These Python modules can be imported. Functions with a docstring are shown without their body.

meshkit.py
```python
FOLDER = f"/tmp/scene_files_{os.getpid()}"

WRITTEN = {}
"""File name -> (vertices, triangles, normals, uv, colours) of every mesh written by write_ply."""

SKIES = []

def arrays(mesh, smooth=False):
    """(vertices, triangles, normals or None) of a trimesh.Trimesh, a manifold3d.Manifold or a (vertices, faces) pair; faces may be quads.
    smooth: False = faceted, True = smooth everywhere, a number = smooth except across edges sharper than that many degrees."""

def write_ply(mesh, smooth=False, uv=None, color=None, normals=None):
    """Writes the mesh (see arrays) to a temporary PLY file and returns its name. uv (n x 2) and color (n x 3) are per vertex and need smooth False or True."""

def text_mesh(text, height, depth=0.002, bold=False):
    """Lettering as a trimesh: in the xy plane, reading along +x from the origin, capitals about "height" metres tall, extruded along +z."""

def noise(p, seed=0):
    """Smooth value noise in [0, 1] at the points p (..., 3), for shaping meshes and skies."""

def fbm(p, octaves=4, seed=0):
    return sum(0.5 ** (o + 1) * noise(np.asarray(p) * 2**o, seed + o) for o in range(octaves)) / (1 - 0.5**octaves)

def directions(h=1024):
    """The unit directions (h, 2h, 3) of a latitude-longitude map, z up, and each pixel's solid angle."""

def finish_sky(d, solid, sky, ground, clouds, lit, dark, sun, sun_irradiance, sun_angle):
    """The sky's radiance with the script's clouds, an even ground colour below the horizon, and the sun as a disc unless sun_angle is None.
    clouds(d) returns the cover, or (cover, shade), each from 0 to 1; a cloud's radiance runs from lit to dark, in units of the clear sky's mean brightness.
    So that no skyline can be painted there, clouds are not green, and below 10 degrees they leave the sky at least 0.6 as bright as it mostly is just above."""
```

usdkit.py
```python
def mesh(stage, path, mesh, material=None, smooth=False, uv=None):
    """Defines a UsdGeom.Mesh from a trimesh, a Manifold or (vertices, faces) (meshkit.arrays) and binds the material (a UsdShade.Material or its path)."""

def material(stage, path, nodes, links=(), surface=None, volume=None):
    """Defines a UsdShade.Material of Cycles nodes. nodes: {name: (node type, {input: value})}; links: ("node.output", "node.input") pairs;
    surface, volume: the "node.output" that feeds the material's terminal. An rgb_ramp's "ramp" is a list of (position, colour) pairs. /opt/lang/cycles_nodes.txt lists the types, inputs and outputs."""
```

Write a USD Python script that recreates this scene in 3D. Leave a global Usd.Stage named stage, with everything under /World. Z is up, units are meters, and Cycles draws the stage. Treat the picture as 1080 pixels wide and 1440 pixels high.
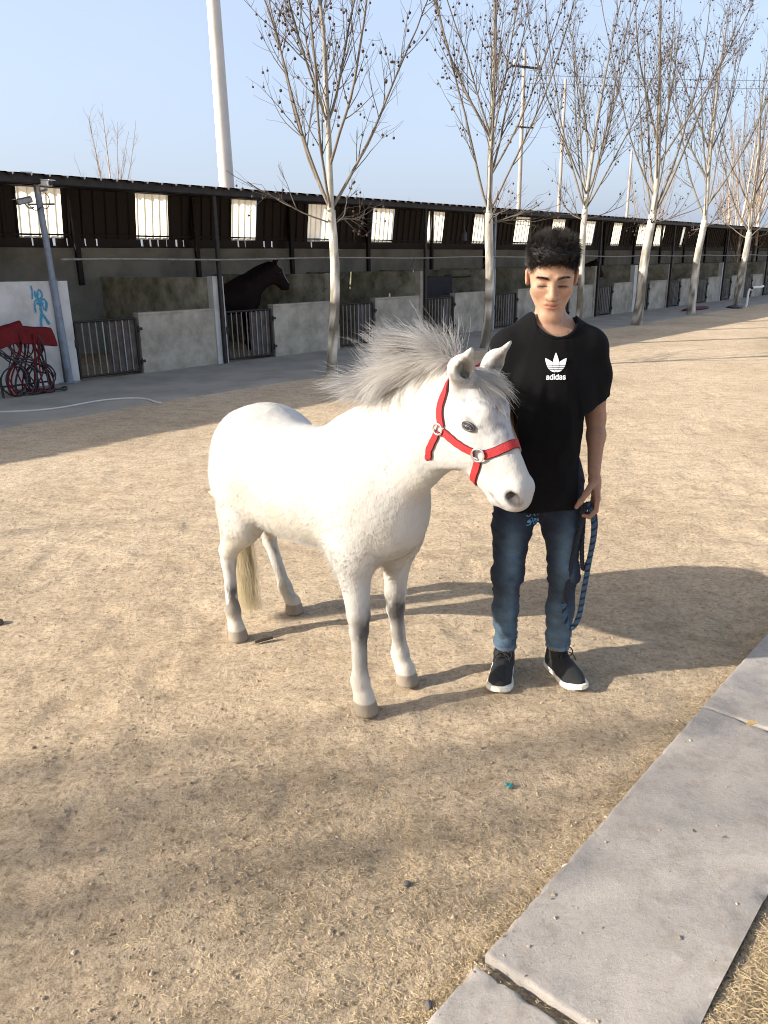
import math
import sys

import numpy as np
import trimesh
import meshkit
import usdkit
from pxr import Gf, Sdf, Usd, UsdGeom, UsdLux, UsdShade, Vt

stage = Usd.Stage.CreateInMemory()
UsdGeom.SetStageUpAxis(stage, "Z")
UsdGeom.SetStageMetersPerUnit(stage, 1.0)
UsdGeom.Xform.Define(stage, "/World")
UsdGeom.Scope.Define(stage, "/World/Looks")

# ---------------------------------------------------------------- camera, sky, sun, exposure
PITCH, ROLL, EYE = math.radians(18.0), math.radians(-0.75), np.array([0.0, 0.0, 1.65])
_r, _u = np.array([1.0, 0, 0]), np.array([0, math.sin(PITCH), math.cos(PITCH)])
FWD = np.array([0, math.cos(PITCH), -math.sin(PITCH)])
RIGHT = math.cos(ROLL) * _r + math.sin(ROLL) * _u
UP = -math.sin(ROLL) * _r + math.cos(ROLL) * _u
cam = UsdGeom.Camera.Define(stage, "/World/camera")
cam.CreateHorizontalApertureAttr(24.0)
cam.CreateVerticalApertureAttr(32.0)
cam.CreateFocalLengthAttr(24.0 * 1082 / 1080)
cam.CreateClippingRangeAttr(Gf.Vec2f(0.05, 5000))
cam.CreateExposureAttr(EXPOSURE := 1.37)
cam.AddTransformOp().Set(Gf.Matrix4d(*[*RIGHT, 0, *UP, 0, *(-FWD), 0, *EYE, 1]))

SUN_AZ, SUN_EL = math.radians(13.0), math.radians(22.5)
TO_SUN = np.array([-math.cos(SUN_EL) * math.cos(SUN_AZ), -math.cos(SUN_EL) * math.sin(SUN_AZ), math.sin(SUN_EL)])
usdkit.material(stage, "/World/Looks/sky_look", {
    "s": ("sky_texture", {"sky_type": "single_scattering", "sun_disc": False, "sun_elevation": SUN_EL,
                          "sun_rotation": math.atan2(TO_SUN[0], TO_SUN[1]), "air_density": 1.0, "aerosol_density": 5.0, "ozone_density": 1.0, "altitude": 60.0}),
    # a thin even veil of high cloud
    "g": ("texture_coordinate", {}), "n": ("noise_texture", {"scale": 1.6, "detail": 4.0, "roughness": 0.5}),
    "f": ("map_range", {"from_min": 0.25, "from_max": 0.75, "to_min": 0.42, "to_max": 0.54}),
    "x": ("mix_color", {"blend_type": "mix", "b": (3.25, 3.85, 5.1), "use_clamp": False}),
    "b": ("background_shader", {"strength": 0.10})}, [("g.generated", "n.vector"), ("n.fac", "f.value"), ("f.result", "x.fac"), ("s.color", "x.a"), ("x.result", "b.color")], surface="b.background")
sky = UsdLux.DomeLight.Define(stage, "/World/sky")
UsdShade.MaterialBindingAPI.Apply(sky.GetPrim()).Bind(UsdShade.Material.Get(stage, "/World/Looks/sky_look"))
sky.GetPrim().SetCustomDataByKey("kind", "structure")
sun = UsdLux.DistantLight.Define(stage, "/World/sun")
sun.CreateNormalizeAttr(True)
sun.CreateIntensityAttr(1.15)
sun.CreateAngleAttr(0.53)
sun.CreateColorAttr(Gf.Vec3f(1.0, 0.94, 0.85))
_x = np.cross([0, 0, 1.0], TO_SUN)
_x /= np.linalg.norm(_x)
_y = np.cross(TO_SUN, _x)
sun.AddTransformOp().Set(Gf.Matrix4d(*[*_x, 0, *_y, 0, *TO_SUN, 0, 0, 0, 20, 1]))

# ---------------------------------------------------------------- helpers: naming, tagging, meshes
used = {}


def numbered(parent, name):
    k = used[(parent, name)] = used.get((parent, name), -1) + 1
    return f"{parent}/{name}" + (f"_{k:03d}" if k else "")


def tag(prim, label=None, category=None, group=None, kind=None):
    for k, v in (("label", label), ("category", category), ("group", group), ("kind", kind)):
        if v:
            prim.SetCustomDataByKey(k, v)
    return prim


def thing(name, label, category, loc=(0, 0, 0), rz=0.0, group=None, kind=None, scale=None):
    path = numbered("/World", name)
    x = UsdGeom.Xform.Define(stage, path)
    x.AddTranslateOp().Set(Gf.Vec3d(*map(float, loc)))
    if rz:
        x.AddRotateZOp().Set(math.degrees(rz))
    if scale:
        x.AddScaleOp().Set(Gf.Vec3f(scale, scale, scale))
    tag(x.GetPrim(), label, category, group, kind)
    return path


def obj(name, mesh, material, parent="/World", smooth=False, color=None, origin=None, label=None, category=None, group=None, kind=None):
    """One Mesh prim. color: a colour per vertex, read by materials as the attribute tint. origin: points are given in world space, the parent stands there."""
    path = numbered(parent, name)
    if origin is not None:
        if hasattr(mesh, "vertices"):
            mesh = (np.asarray(mesh.vertices), np.asarray(mesh.faces))
        mesh = (np.asarray(mesh[0]) - origin, mesh[1])
    m = usdkit.mesh(stage, path, mesh, L[material] if isinstance(material, str) else material, smooth)
    if color is not None:
        UsdGeom.PrimvarsAPI(m).CreatePrimvar("tint", Sdf.ValueTypeNames.Color3fArray, "vertex").Set(Vt.Vec3fArray.FromNumpy(np.asarray(color, np.float32)))
    tag(m.GetPrim(), label, category, group, kind)
    return path


def hairs(name, P, material, parent, width, origin=None, kind=None, taper=0.35, label=None):
    """Polylines (n, points, 3) as one BasisCurves prim."""
    path = numbered(parent, name)
    P = np.asarray(P, float) - (0 if origin is None else origin)
    c = UsdGeom.BasisCurves.Define(stage, path)
    c.CreateTypeAttr("linear")
    c.CreatePointsAttr(Vt.Vec3fArray.FromNumpy(P.reshape(-1, 3).astype(np.float32)))
    c.CreateCurveVertexCountsAttr(Vt.IntArray.FromNumpy(np.full(len(P), P.shape[1], np.int32)))
    w = np.broadcast_to(width, (len(P),))[:, None] * np.linspace(1, taper, P.shape[1])[None]
    c.CreateWidthsAttr(Vt.FloatArray.FromNumpy(w.ravel().astype(np.float32)))
    c.SetWidthsInterpolation("vertex")
    UsdShade.MaterialBindingAPI.Apply(c.GetPrim()).Bind(L[material])
    tag(c.GetPrim(), label, kind=kind)
    return path


def cat(ms):
    return trimesh.util.concatenate(ms)


def box(size, at=(0, 0, 0), R=None):
    m = trimesh.creation.box(size)
    if R is not None:
        m.vertices = m.vertices @ np.asarray(R)
    m.apply_translation(at)
    return m


def cbox(size, at=(0, 0, 0), c=0.006, R=None):
    """A box with chamfered edges. R: rows are its axes."""
    h = np.array(size, float) / 2
    c = min(c, h.min() * 0.6)
    pts = []
    for s in np.ndindex(2, 2, 2):
        q = np.where(np.array(s) == 1, 1.0, -1.0)
        for i in range(3):
            p = q * (h - c)
            p[i] = q[i] * h[i]
            pts.append(p)
    m = trimesh.convex.convex_hull(np.array(pts))
    if R is not None:
        m.vertices = m.vertices @ np.asarray(R)
    m.apply_translation(at)
    return m


def tube(pts, r, sides=8, caps=True):
    """A round bar along a polyline; r may vary along it."""
    p = np.asarray(pts, float)
    n = len(p)
    r = np.broadcast_to(r, (n,)).astype(float)
    t = np.gradient(p, axis=0)
    t /= np.maximum(np.linalg.norm(t, axis=1, keepdims=True), 1e-9)
    a = np.cross(t[0], [0, 0, 1.0] if abs(t[0][2]) < 0.9 else [1.0, 0, 0])
    ring, v = np.linspace(0, 2 * np.pi, sides, endpoint=False), []
    for i in range(n):
        a = a - t[i] * (a @ t[i])
        a = a / max(np.linalg.norm(a), 1e-9)
        b = np.cross(t[i], a)
        v.append(p[i] + r[i] * (np.cos(ring)[:, None] * a + np.sin(ring)[:, None] * b))
    v, f = np.vstack(v), []
    j = np.arange(sides)
    k = (j + 1) % sides
    for i in range(n - 1):
        o = i * sides
        f += [np.c_[o + j, o + k, o + sides + k], np.c_[o + j, o + sides + k, o + sides + j]]
    if caps:
        v = np.vstack([v, p[0], p[-1]])
        e = n * sides
        f += [np.c_[k, j, np.full(sides, e)], np.c_[e - sides + j, e - sides + k, np.full(sides, e + 1)]]
    return trimesh.Trimesh(v, np.vstack(f), process=False)


def smooth_path(pts, n):
    from scipy.interpolate import CubicSpline
    p = np.asarray(pts, float)
    s = np.r_[0, np.cumsum(np.linalg.norm(np.diff(p, axis=0), axis=1))]
    return CubicSpline(s, p)(np.linspace(0, s[-1], n))


# ---------------------------------------------------------------- materials
L = {}


def look(name, nodes, links, surface="p.BSDF"):
    L[name] = usdkit.material(stage, f"/World/Looks/{name}", nodes, links, surface=surface)


def plain(name, col, rough=0.6, metal=0.0, spec=0.4, vary=0.15, scale=8.0, bump=0.0, bscale=60.0, stretch=(1, 1, 1), dark=None, spot=0.5, **more):
    """A base colour mottled by two noises, with fine relief. dark: a second colour that shows in patches."""
    c = np.array(col, float)
    d = c * (1 - vary) if dark is None else np.array(dark, float)
    nodes = {"t": ("texture_coordinate", {}), "m": ("mapping", {"scale": stretch}),
             "n": ("noise_texture", {"scale": scale, "detail": 6.0, "roughness": 0.65}),
             "r": ("rgb_ramp", {"ramp": [(spot - 0.18, tuple(d)), (spot + 0.18, tuple(np.minimum(c * (1 + vary * 0.5), 1)))]}),
             "p": ("principled_bsdf", {"roughness": rough, "metallic": metal, "specular_ior_level": spec, **more})}
    links = [("t.object", "m.vector"), ("m.vector", "n.vector"), ("n.fac", "r.fac"), ("r.color", "p.base_color")]
    if bump:
        nodes["bn"] = ("noise_texture", {"scale": bscale, "detail": 5.0, "roughness": 0.6})
        nodes["b"] = ("bump", {"strength": min(bump, 1.0), "distance": 0.01 * max(bump, 1.0)})
        links += [("m.vector", "bn.vector"), ("bn.fac", "b.height"), ("b.normal", "p.normal")]
    look(name, nodes, links)


def tinted(name, rough=0.6, spec=0.3, bump=0.0, bscale=80.0, stretch=(1, 1, 1), vary=0.2, scale=30.0, **more):
    """The mesh's own tint, varied a little."""
    nodes = {"a": ("attribute", {"attribute": "tint"}), "t": ("texture_coordinate", {}), "m": ("mapping", {"scale": stretch}),
             "n": ("noise_texture", {"scale": scale, "detail": 5.0}),
             "r": ("rgb_ramp", {"ramp": [(0.3, (1 - vary,) * 3), (0.7, (1 + 0.0 * vary,) * 3)]}),
             "x": ("mix_color", {"blend_type": "multiply", "fac": 1.0}),
             "p": ("principled_bsdf", {"roughness": rough, "specular_ior_level": spec, **more})}
    links = [("t.object", "m.vector"), ("m.vector", "n.vector"), ("n.fac", "r.fac"), ("a.color", "x.a"), ("r.color", "x.b"), ("x.result", "p.base_color")]
    if bump:
        nodes["bn"] = ("noise_texture", {"scale": bscale, "detail": 5.0})
        nodes["b"] = ("bump", {"strength": bump, "distance": 0.004})
        links += [("m.vector", "bn.vector"), ("bn.fac", "b.height"), ("b.normal", "p.normal")]
    look(name, nodes, links)


def strand(name, root, tip, rough=0.5, tcol=0.3):
    """Hair: a diffuse and glossy mix whose colour runs from root to tip and varies from strand to strand."""
    nodes = {"h": ("hair_info", {}), "g": ("geometry", {}), "n": ("noise_texture", {"scale": 26.0, "detail": 3.0}),
             "q": ("math", {"math_type": "multiply_add", "value2": 0.9, "value3": -0.45}),
             "s": ("math", {"math_type": "add", "use_clamp": True}),
             "r": ("rgb_ramp", {"ramp": [(0.05, root), (0.75, tip)]}),
             "p": ("principled_bsdf", {"roughness": rough, "specular_ior_level": 0.35}),
             "t": ("translucent_bsdf", {}), "x": ("mix_closure", {"fac": tcol})}
    look(name, nodes, [("g.position", "n.vector"), ("n.fac", "q.value1"), ("q.value", "s.value1"), ("h.intercept", "s.value2"), ("s.value", "r.fac"),
                       ("r.color", "p.base_color"), ("r.color", "t.color"), ("p.BSDF", "x.closure1"), ("t.BSDF", "x.closure2")], "x.closure")


# bare earth: pale trodden dirt, darker damp and straw-strewn patches
look("earth", {
    "g": ("geometry", {}), "n1": ("noise_texture", {"scale": 0.55, "detail": 5.0, "roughness": 0.6, "distortion": 0.4}),
    "m2": ("mapping", {"scale": (1.0, 1.6, 1.0), "rotation": (0, 0, 0.5)}),
    "n2": ("noise_texture", {"scale": 5.5, "detail": 8.0, "roughness": 0.72}), "n3": ("noise_texture", {"scale": 42.0, "detail": 8.0, "roughness": 0.75}),
    "n4": ("noise_texture", {"scale": 160.0, "detail": 4.0, "roughness": 0.7}),
    "v": ("voronoi_texture", {"scale": 55.0, "feature": "f1"}),
    "r1": ("rgb_ramp", {"ramp": [(0.30, (0.410, 0.312, 0.208)), (0.46, (0.500, 0.386, 0.262)), (0.62, (0.560, 0.438, 0.304))]}),
    "r2": ("rgb_ramp", {"ramp": [(0.34, (0.74, 0.725, 0.70)), (0.5, (0.96, 0.96, 0.96)), (0.66, (1.10, 1.10, 1.09))]}),
    "r3": ("rgb_ramp", {"ramp": [(0.32, (0.40, 0.375, 0.34)), (0.46, (0.92, 0.92, 0.92)), (0.64, (1.18, 1.18, 1.18))]}),
    "r4": ("rgb_ramp", {"ramp": [(0.30, (0.50, 0.48, 0.45)), (0.44, (0.95, 0.95, 0.95)), (0.68, (1.18, 1.18, 1.17))]}),
    "x1": ("mix_color", {"blend_type": "multiply", "fac": 1.0, "use_clamp": False}), "x2": ("mix_color", {"blend_type": "multiply", "fac": 1.0, "use_clamp": False}), "x3": ("mix_color", {"blend_type": "multiply", "fac": 1.0, "use_clamp": False}),
    "h1": ("math", {"math_type": "multiply_add", "value2": 0.8}), "h2": ("math", {"math_type": "multiply_add", "value2": 0.22}),
    "b": ("bump", {"strength": 1.0, "distance": 0.034}), "p": ("principled_bsdf", {"roughness": 0.95, "specular_ior_level": 0.12})},
    [("g.position", "n1.vector"), ("g.position", "m2.vector"), ("m2.vector", "n2.vector"), ("g.position", "n3.vector"), ("g.position", "n4.vector"), ("n1.fac", "r1.fac"), ("n2.fac", "r2.fac"), ("n3.fac", "r3.fac"),
     ("r1.color", "x1.a"), ("r2.color", "x1.b"), ("x1.result", "x2.a"), ("r3.color", "x2.b"), ("x2.result", "x3.a"), ("n4.fac", "r4.fac"), ("r4.color", "x3.b"), ("x3.result", "p.base_color"),
     ("n3.fac", "h1.value1"), ("n2.fac", "h1.value3"), ("n4.fac", "h2.value1"), ("h1.value", "h2.value3"), ("h2.value", "b.height"), ("b.normal", "p.normal")])
plain("path_concrete", (0.222, 0.197, 0.162), 0.9, vary=0.3, scale=1.6, bump=0.35, bscale=35, dark=(0.15, 0.137, 0.115), spot=0.42)
look("slab_concrete", {
    "g": ("geometry", {}), "n1": ("noise_texture", {"scale": 3.4, "detail": 6.0, "roughness": 0.62, "distortion": 0.6}), "n2": ("noise_texture", {"scale": 170.0, "detail": 5.0, "roughness": 0.8}),
    "n3": ("noise_texture", {"scale": 38.0, "detail": 10.0, "roughness": 0.82}), "n5": ("noise_texture", {"scale": 13.0, "detail": 7.0, "roughness": 0.7}),
    "r1": ("rgb_ramp", {"ramp": [(0.34, (0.215, 0.200, 0.188)), (0.48, (0.292, 0.263, 0.233)), (0.64, (0.335, 0.300, 0.262))]}),
    "r2": ("rgb_ramp", {"ramp": [(0.30, (0.62, 0.61, 0.60)), (0.44, (0.97, 0.97, 0.97)), (0.7, (1.08, 1.08, 1.08))]}),
    "r5": ("rgb_ramp", {"ramp": [(0.34, (0.82, 0.80, 0.77)), (0.5, (1, 1, 1)), (0.72, (1.06, 1.05, 1.02))]}),
    "x1": ("mix_color", {"blend_type": "multiply", "fac": 1.0, "use_clamp": False}), "x2": ("mix_color", {"blend_type": "multiply", "fac": 1.0, "use_clamp": False}),
    "b": ("bump", {"strength": 0.55, "distance": 0.012}), "p": ("principled_bsdf", {"roughness": 0.95, "specular_ior_level": 0.15})},
    [("g.position", "n1.vector"), ("g.position", "n2.vector"), ("g.position", "n3.vector"), ("g.position", "n5.vector"), ("n1.fac", "r1.fac"), ("n2.fac", "r2.fac"), ("n5.fac", "r5.fac"),
     ("r1.color", "x1.a"), ("r2.color", "x1.b"), ("x1.result", "x2.a"), ("r5.color", "x2.b"), ("x2.result", "p.base_color"), ("n3.fac", "b.height"), ("b.normal", "p.normal")])
plain("stall_render", (0.33, 0.295, 0.24), 0.9, vary=0.25, scale=2.6, bump=0.3, bscale=40, dark=(0.155, 0.138, 0.10), spot=0.45)
plain("white_render", (0.45, 0.435, 0.405), 0.85, vary=0.15, scale=1.8, bump=0.2, bscale=40, dark=(0.28, 0.265, 0.24), spot=0.40)
plain("mossy_render", (0.31, 0.29, 0.225), 0.95, vary=0.3, scale=3.4, bump=0.35, bscale=30, dark=(0.11, 0.102, 0.056), spot=0.48)
plain("old_render", (0.28, 0.262, 0.222), 0.95, vary=0.25, scale=1.3, bump=0.3, bscale=30, dark=(0.155, 0.143, 0.115), spot=0.45)
plain("brown_sheet", (0.013, 0.0062, 0.0055), 0.55, vary=0.35, scale=1.5, stretch=(1, 1, 0.3))
plain("dark_steel", (0.028, 0.025, 0.024), 0.55, 0.5, vary=0.4, scale=12)
plain("grey_steel", (0.30, 0.31, 0.32), 0.5, 0.6, vary=0.3, scale=9)
plain("worn_steel", (0.20, 0.19, 0.175), 0.55, 0.4, vary=0.4, scale=14, dark=(0.13, 0.09, 0.06), spot=0.40)
plain("blue_grey_paint", (0.155, 0.185, 0.225), 0.5, vary=0.3, scale=7, dark=(0.09, 0.095, 0.10), spot=0.4)
plain("rusty_panel", (0.085, 0.068, 0.055), 0.8, vary=0.4, scale=6, dark=(0.04, 0.03, 0.025))
plain("white_plastic", (0.72, 0.72, 0.70), 0.4, vary=0.06)
plain("black_plastic", (0.018, 0.018, 0.02), 0.4, vary=0.2)
plain("hose_plastic", (0.46, 0.44, 0.38), 0.45, vary=0.15, scale=5)
plain("pole_concrete", (0.47, 0.45, 0.42), 0.85, vary=0.12, scale=2.0, bump=0.2, bscale=30)
plain("cable", (0.05, 0.05, 0.055), 0.5)
plain("red_vinyl", (0.10, 0.006, 0.006), 0.75, spec=0.15, vary=0.3, scale=9)
plain("red_web", (0.33, 0.008, 0.011), 0.6, vary=0.22, scale=60, bump=0.5, bscale=500)
plain("red_web_edge", (0.10, 0.008, 0.012), 0.7, vary=0.2, scale=60)
plain("dark_red_cloth", (0.09, 0.014, 0.018), 0.9, vary=0.3)
plain("bright_metal", (0.78, 0.77, 0.74), 0.22, 1.0, vary=0.1)
plain("blue_paint", (0.035, 0.22, 0.34), 0.7, vary=0.35, scale=18)
plain("dung", (0.11, 0.075, 0.042), 0.95, vary=0.4, scale=60, bump=1.0, bscale=120)
plain("dry_clod", (0.50, 0.42, 0.30), 0.95, vary=0.2, scale=40, bump=1.0, bscale=100)
plain("twig_wood", (0.07, 0.055, 0.04), 0.9, vary=0.3, scale=60)
plain("teal_plastic", (0.03, 0.19, 0.21), 0.4)
plain("grey_pebble", (0.075, 0.070, 0.065), 0.8, vary=0.3, scale=60)
plain("butt_paper", (0.62, 0.53, 0.38), 0.9, vary=0.2, scale=90)
plain("dry_leaf", (0.30, 0.21, 0.09), 0.8, vary=0.3, scale=80)
plain("horse_rug", (0.012, 0.011, 0.014), 0.85, vary=0.3, scale=20)
plain("shirt_cotton", (0.0032, 0.0030, 0.0034), 0.9, spec=0.12, vary=0.25, scale=6, bump=0.12, bscale=900)
plain("shirt_rib", (0.0036, 0.0034, 0.0038), 0.9, spec=0.12, vary=0.2, scale=200)
plain("far_pole", (0.30, 0.27, 0.24), 0.9, vary=0.2, scale=2.0)
plain("print_white", (0.78, 0.78, 0.78), 0.7, vary=0.05)
plain("print_blue", (0.10, 0.26, 0.42), 0.8, vary=0.4, scale=90)
plain("shoe_knit", (0.016, 0.017, 0.018), 0.85, vary=0.5, scale=120, bump=0.8, bscale=420)
plain("shoe_sole", (0.60, 0.57, 0.47), 0.7, vary=0.12, scale=30, bump=0.3, bscale=200)
plain("shoe_lace", (0.012, 0.012, 0.013), 0.8, vary=0.3, scale=90)
plain("rope_dark", (0.010, 0.013, 0.022), 0.85, vary=0.3, scale=90)
plain("rope_blue", (0.032, 0.078, 0.135), 0.85, vary=0.35, scale=120)
plain("hair_base", (0.007, 0.005, 0.0045), 0.6, vary=0.4, scale=70)
plain("eye_dark", (0.012, 0.010, 0.010), 0.08, spec=0.6, vary=0.1)
plain("eye_rim", (0.05, 0.047, 0.047), 0.5, vary=0.3, scale=60)
plain("seed", (0.060, 0.036, 0.024), 0.9, vary=0.3, scale=40)
plain("graffiti_mortar", (0.3, 0.3, 0.3), 0.9)
tinted("bark", 0.85, 0.2, bump=0.9, bscale=34, vary=0.45, scale=7, stretch=(1, 1, 0.6))
tinted("skin", 0.56, 0.30, bump=0.16, bscale=620, vary=0.13, scale=130, subsurface_weight=0.06, subsurface_scale=0.004)
tinted("coat", 0.7, 0.2, bump=0.35, bscale=160, vary=0.07, scale=26, stretch=(1, 1, 0.45))
tinted("dark_coat", 0.85, 0.12, vary=0.3, scale=10)
tinted("denim", 0.85, 0.2, bump=0.25, bscale=900, vary=0.22, scale=170)
tinted("straw_look", 0.85, 0.25, vary=0.2, scale=5)
strand("mane_light", (0.48, 0.46, 0.43), (0.20, 0.197, 0.19))
strand("mane_grey", (0.30, 0.295, 0.29), (0.036, 0.038, 0.043))
strand("tail_hair", (0.52, 0.45, 0.30), (0.46, 0.34, 0.15))
strand("fur_white", (0.38, 0.37, 0.345), (0.41, 0.40, 0.375), 0.6)
strand("black_hair", (0.009, 0.0065, 0.005), (0.085, 0.058, 0.032), 0.48, 0.12)
strand("brow_hair", (0.014, 0.010, 0.008), (0.022, 0.016, 0.012), 0.5, 0.1)
look("skylight_sheet", {
    "g": ("geometry", {}), "n": ("noise_texture", {"scale": 3.0, "detail": 4.0}),
    "r": ("rgb_ramp", {"ramp": [(0.3, (0.70, 0.67, 0.57)), (0.7, (0.86, 0.845, 0.77))]}),
    "d": ("diffuse_bsdf", {}), "t": ("translucent_bsdf", {}), "x": ("mix_closure", {"fac": 0.72})},
    [("g.position", "n.vector"), ("n.fac", "r.fac"), ("r.color", "d.color"), ("r.color", "t.color"), ("d.BSDF", "x.closure1"), ("t.BSDF", "x.closure2")], "x.closure")
# ---------------------------------------------------------------- modelling by smooth-blended distance fields
class Field:
    """A grid of signed distances; shapes are blended in one after the other, then skinned into one continuous mesh."""

    def __init__(self, lo, hi, step):
        self.lo, self.step = np.array(lo, float), step
        self.n = np.ceil((np.array(hi, float) - self.lo) / step).astype(int) + 1
        self.g = np.full(self.n, 0.5, np.float32)
        self.ax = [(self.lo[i] + step * np.arange(self.n[i])).astype(np.float32) for i in range(3)]

    def box(self, lo, hi):
        a = np.clip(np.floor((np.array(lo) - self.lo) / self.step).astype(int), 0, self.n)
        b = np.clip(np.ceil((np.array(hi) - self.lo) / self.step).astype(int) + 1, 0, self.n)
        s = tuple(slice(i, j) for i, j in zip(a, b))
        return s, [self.ax[0][s[0]][:, None, None], self.ax[1][s[1]][None, :, None], self.ax[2][s[2]][None, None, :]]

    def put(self, s, d, k, cut=False):
        a = self.g[s]
        if cut:
            h = np.maximum(k - np.abs(a + d), 0) / max(k, 1e-6)
            self.g[s] = np.maximum(a, -d) + h * h * k * 0.25
        else:
            h = np.maximum(k - np.abs(a - d), 0) / max(k, 1e-6)
            self.g[s] = np.minimum(a, d) - h * h * k * 0.25

    def cone(self, a, b, ra, rb, k=0.02, flat=None, cut=False):
        """A tapered limb from a to b. flat=(direction, s): s < 1 squashes it along the direction."""
        a, b = np.array(a, float), np.array(b, float)
        m = max(ra, rb) * (max(1, flat[1]) if flat else 1) + k + 2 * self.step
        s, (X, Y, Z) = self.box(np.minimum(a, b) - m, np.maximum(a, b) + m)
        ab = b - a
        t = np.clip(((X - a[0]) * ab[0] + (Y - a[1]) * ab[1] + (Z - a[2]) * ab[2]) / max(ab @ ab, 1e-9), 0, 1)
        px, py, pz = X - a[0] - t * ab[0], Y - a[1] - t * ab[1], Z - a[2] - t * ab[2]
        if flat:
            w, q = np.array(flat[0], float), flat[1]
            w = w / np.linalg.norm(w)
            c = (px * w[0] + py * w[1] + pz * w[2]) * (1 / q - 1)
            px, py, pz = px + c * w[0], py + c * w[1], pz + c * w[2]
        d = np.sqrt(px * px + py * py + pz * pz) - (ra + (rb - ra) * t)
        self.put(s, d * (min(1, flat[1]) if flat else 1), k, cut)

    def chain(self, pts, k=0.02, flat=None, cut=False):
        for (a, ra), (b, rb) in zip(pts[:-1], pts[1:]):
            self.cone(a, b, ra, rb, k, flat, cut)

    def ell(self, c, r, k=0.02, R=None, cut=False):
        c, r = np.array(c, float), np.array(r, float)
        m = (r if R is None else np.full(3, r.max())) + k + 2 * self.step
        s, (X, Y, Z) = self.box(c - m, c + m)
        X, Y, Z = X - c[0], Y - c[1], Z - c[2]
        if R is not None:
            X, Y, Z = (R[0][i] * X + R[1][i] * Y + R[2][i] * Z for i in range(3))
        k0 = np.sqrt((X / r[0]) ** 2 + (Y / r[1]) ** 2 + (Z / r[2]) ** 2)
        k1 = np.sqrt((X / r[0] ** 2) ** 2 + (Y / r[1] ** 2) ** 2 + (Z / r[2] ** 2) ** 2)
        self.put(s, k0 * (k0 - 1) / np.maximum(k1, 1e-6), k, cut)

    def half(self, p, nrm, k=0.0):
        """Cuts away everything on the side of p that nrm points to."""
        X, Y, Z = self.ax[0][:, None, None], self.ax[1][None, :, None], self.ax[2][None, None, :]
        d = (X - p[0]) * nrm[0] + (Y - p[1]) * nrm[1] + (Z - p[2]) * nrm[2]
        h = np.maximum(k - np.abs(self.g - d), 0) / max(k, 1e-6)
        self.g = (np.maximum(self.g, d) + h * h * k * 0.25).astype(np.float32)

    def mesh(self, largest=True):
        g, n = self.g, self.n
        g[g == 0] = 1e-7
        ins = g < 0
        c = np.zeros(n - 1, np.int8)
        corners = [(i, j, k) for i in (0, 1) for j in (0, 1) for k in (0, 1)]
        sl = lambda o: tuple(slice(o[i], n[i] - 1 + o[i]) for i in range(3))
        for o in corners:
            c += ins[sl(o)]
        cells = np.argwhere((c > 0) & (c < 8))
        idx = np.full(n - 1, -1, np.int64)
        idx[tuple(cells.T)] = np.arange(len(cells))
        acc, cnt = np.zeros((len(cells), 3)), np.zeros(len(cells))
        val = {o: g[tuple((cells + o).T)] for o in corners}
        for o in corners:
            for axis in range(3):
                if o[axis] == 0:
                    q = tuple(o[i] + (i == axis) for i in range(3))
                    a, b = val[o], val[q]
                    hit = (a < 0) != (b < 0)
                    t = a[hit] / (a[hit] - b[hit])
                    p = np.tile(np.array(o, float), (hit.sum(), 1))
                    p[:, axis] = t
                    acc[hit] += p
                    cnt[hit] += 1
        v = self.lo + self.step * (cells + acc / cnt[:, None])
        quads = []
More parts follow.
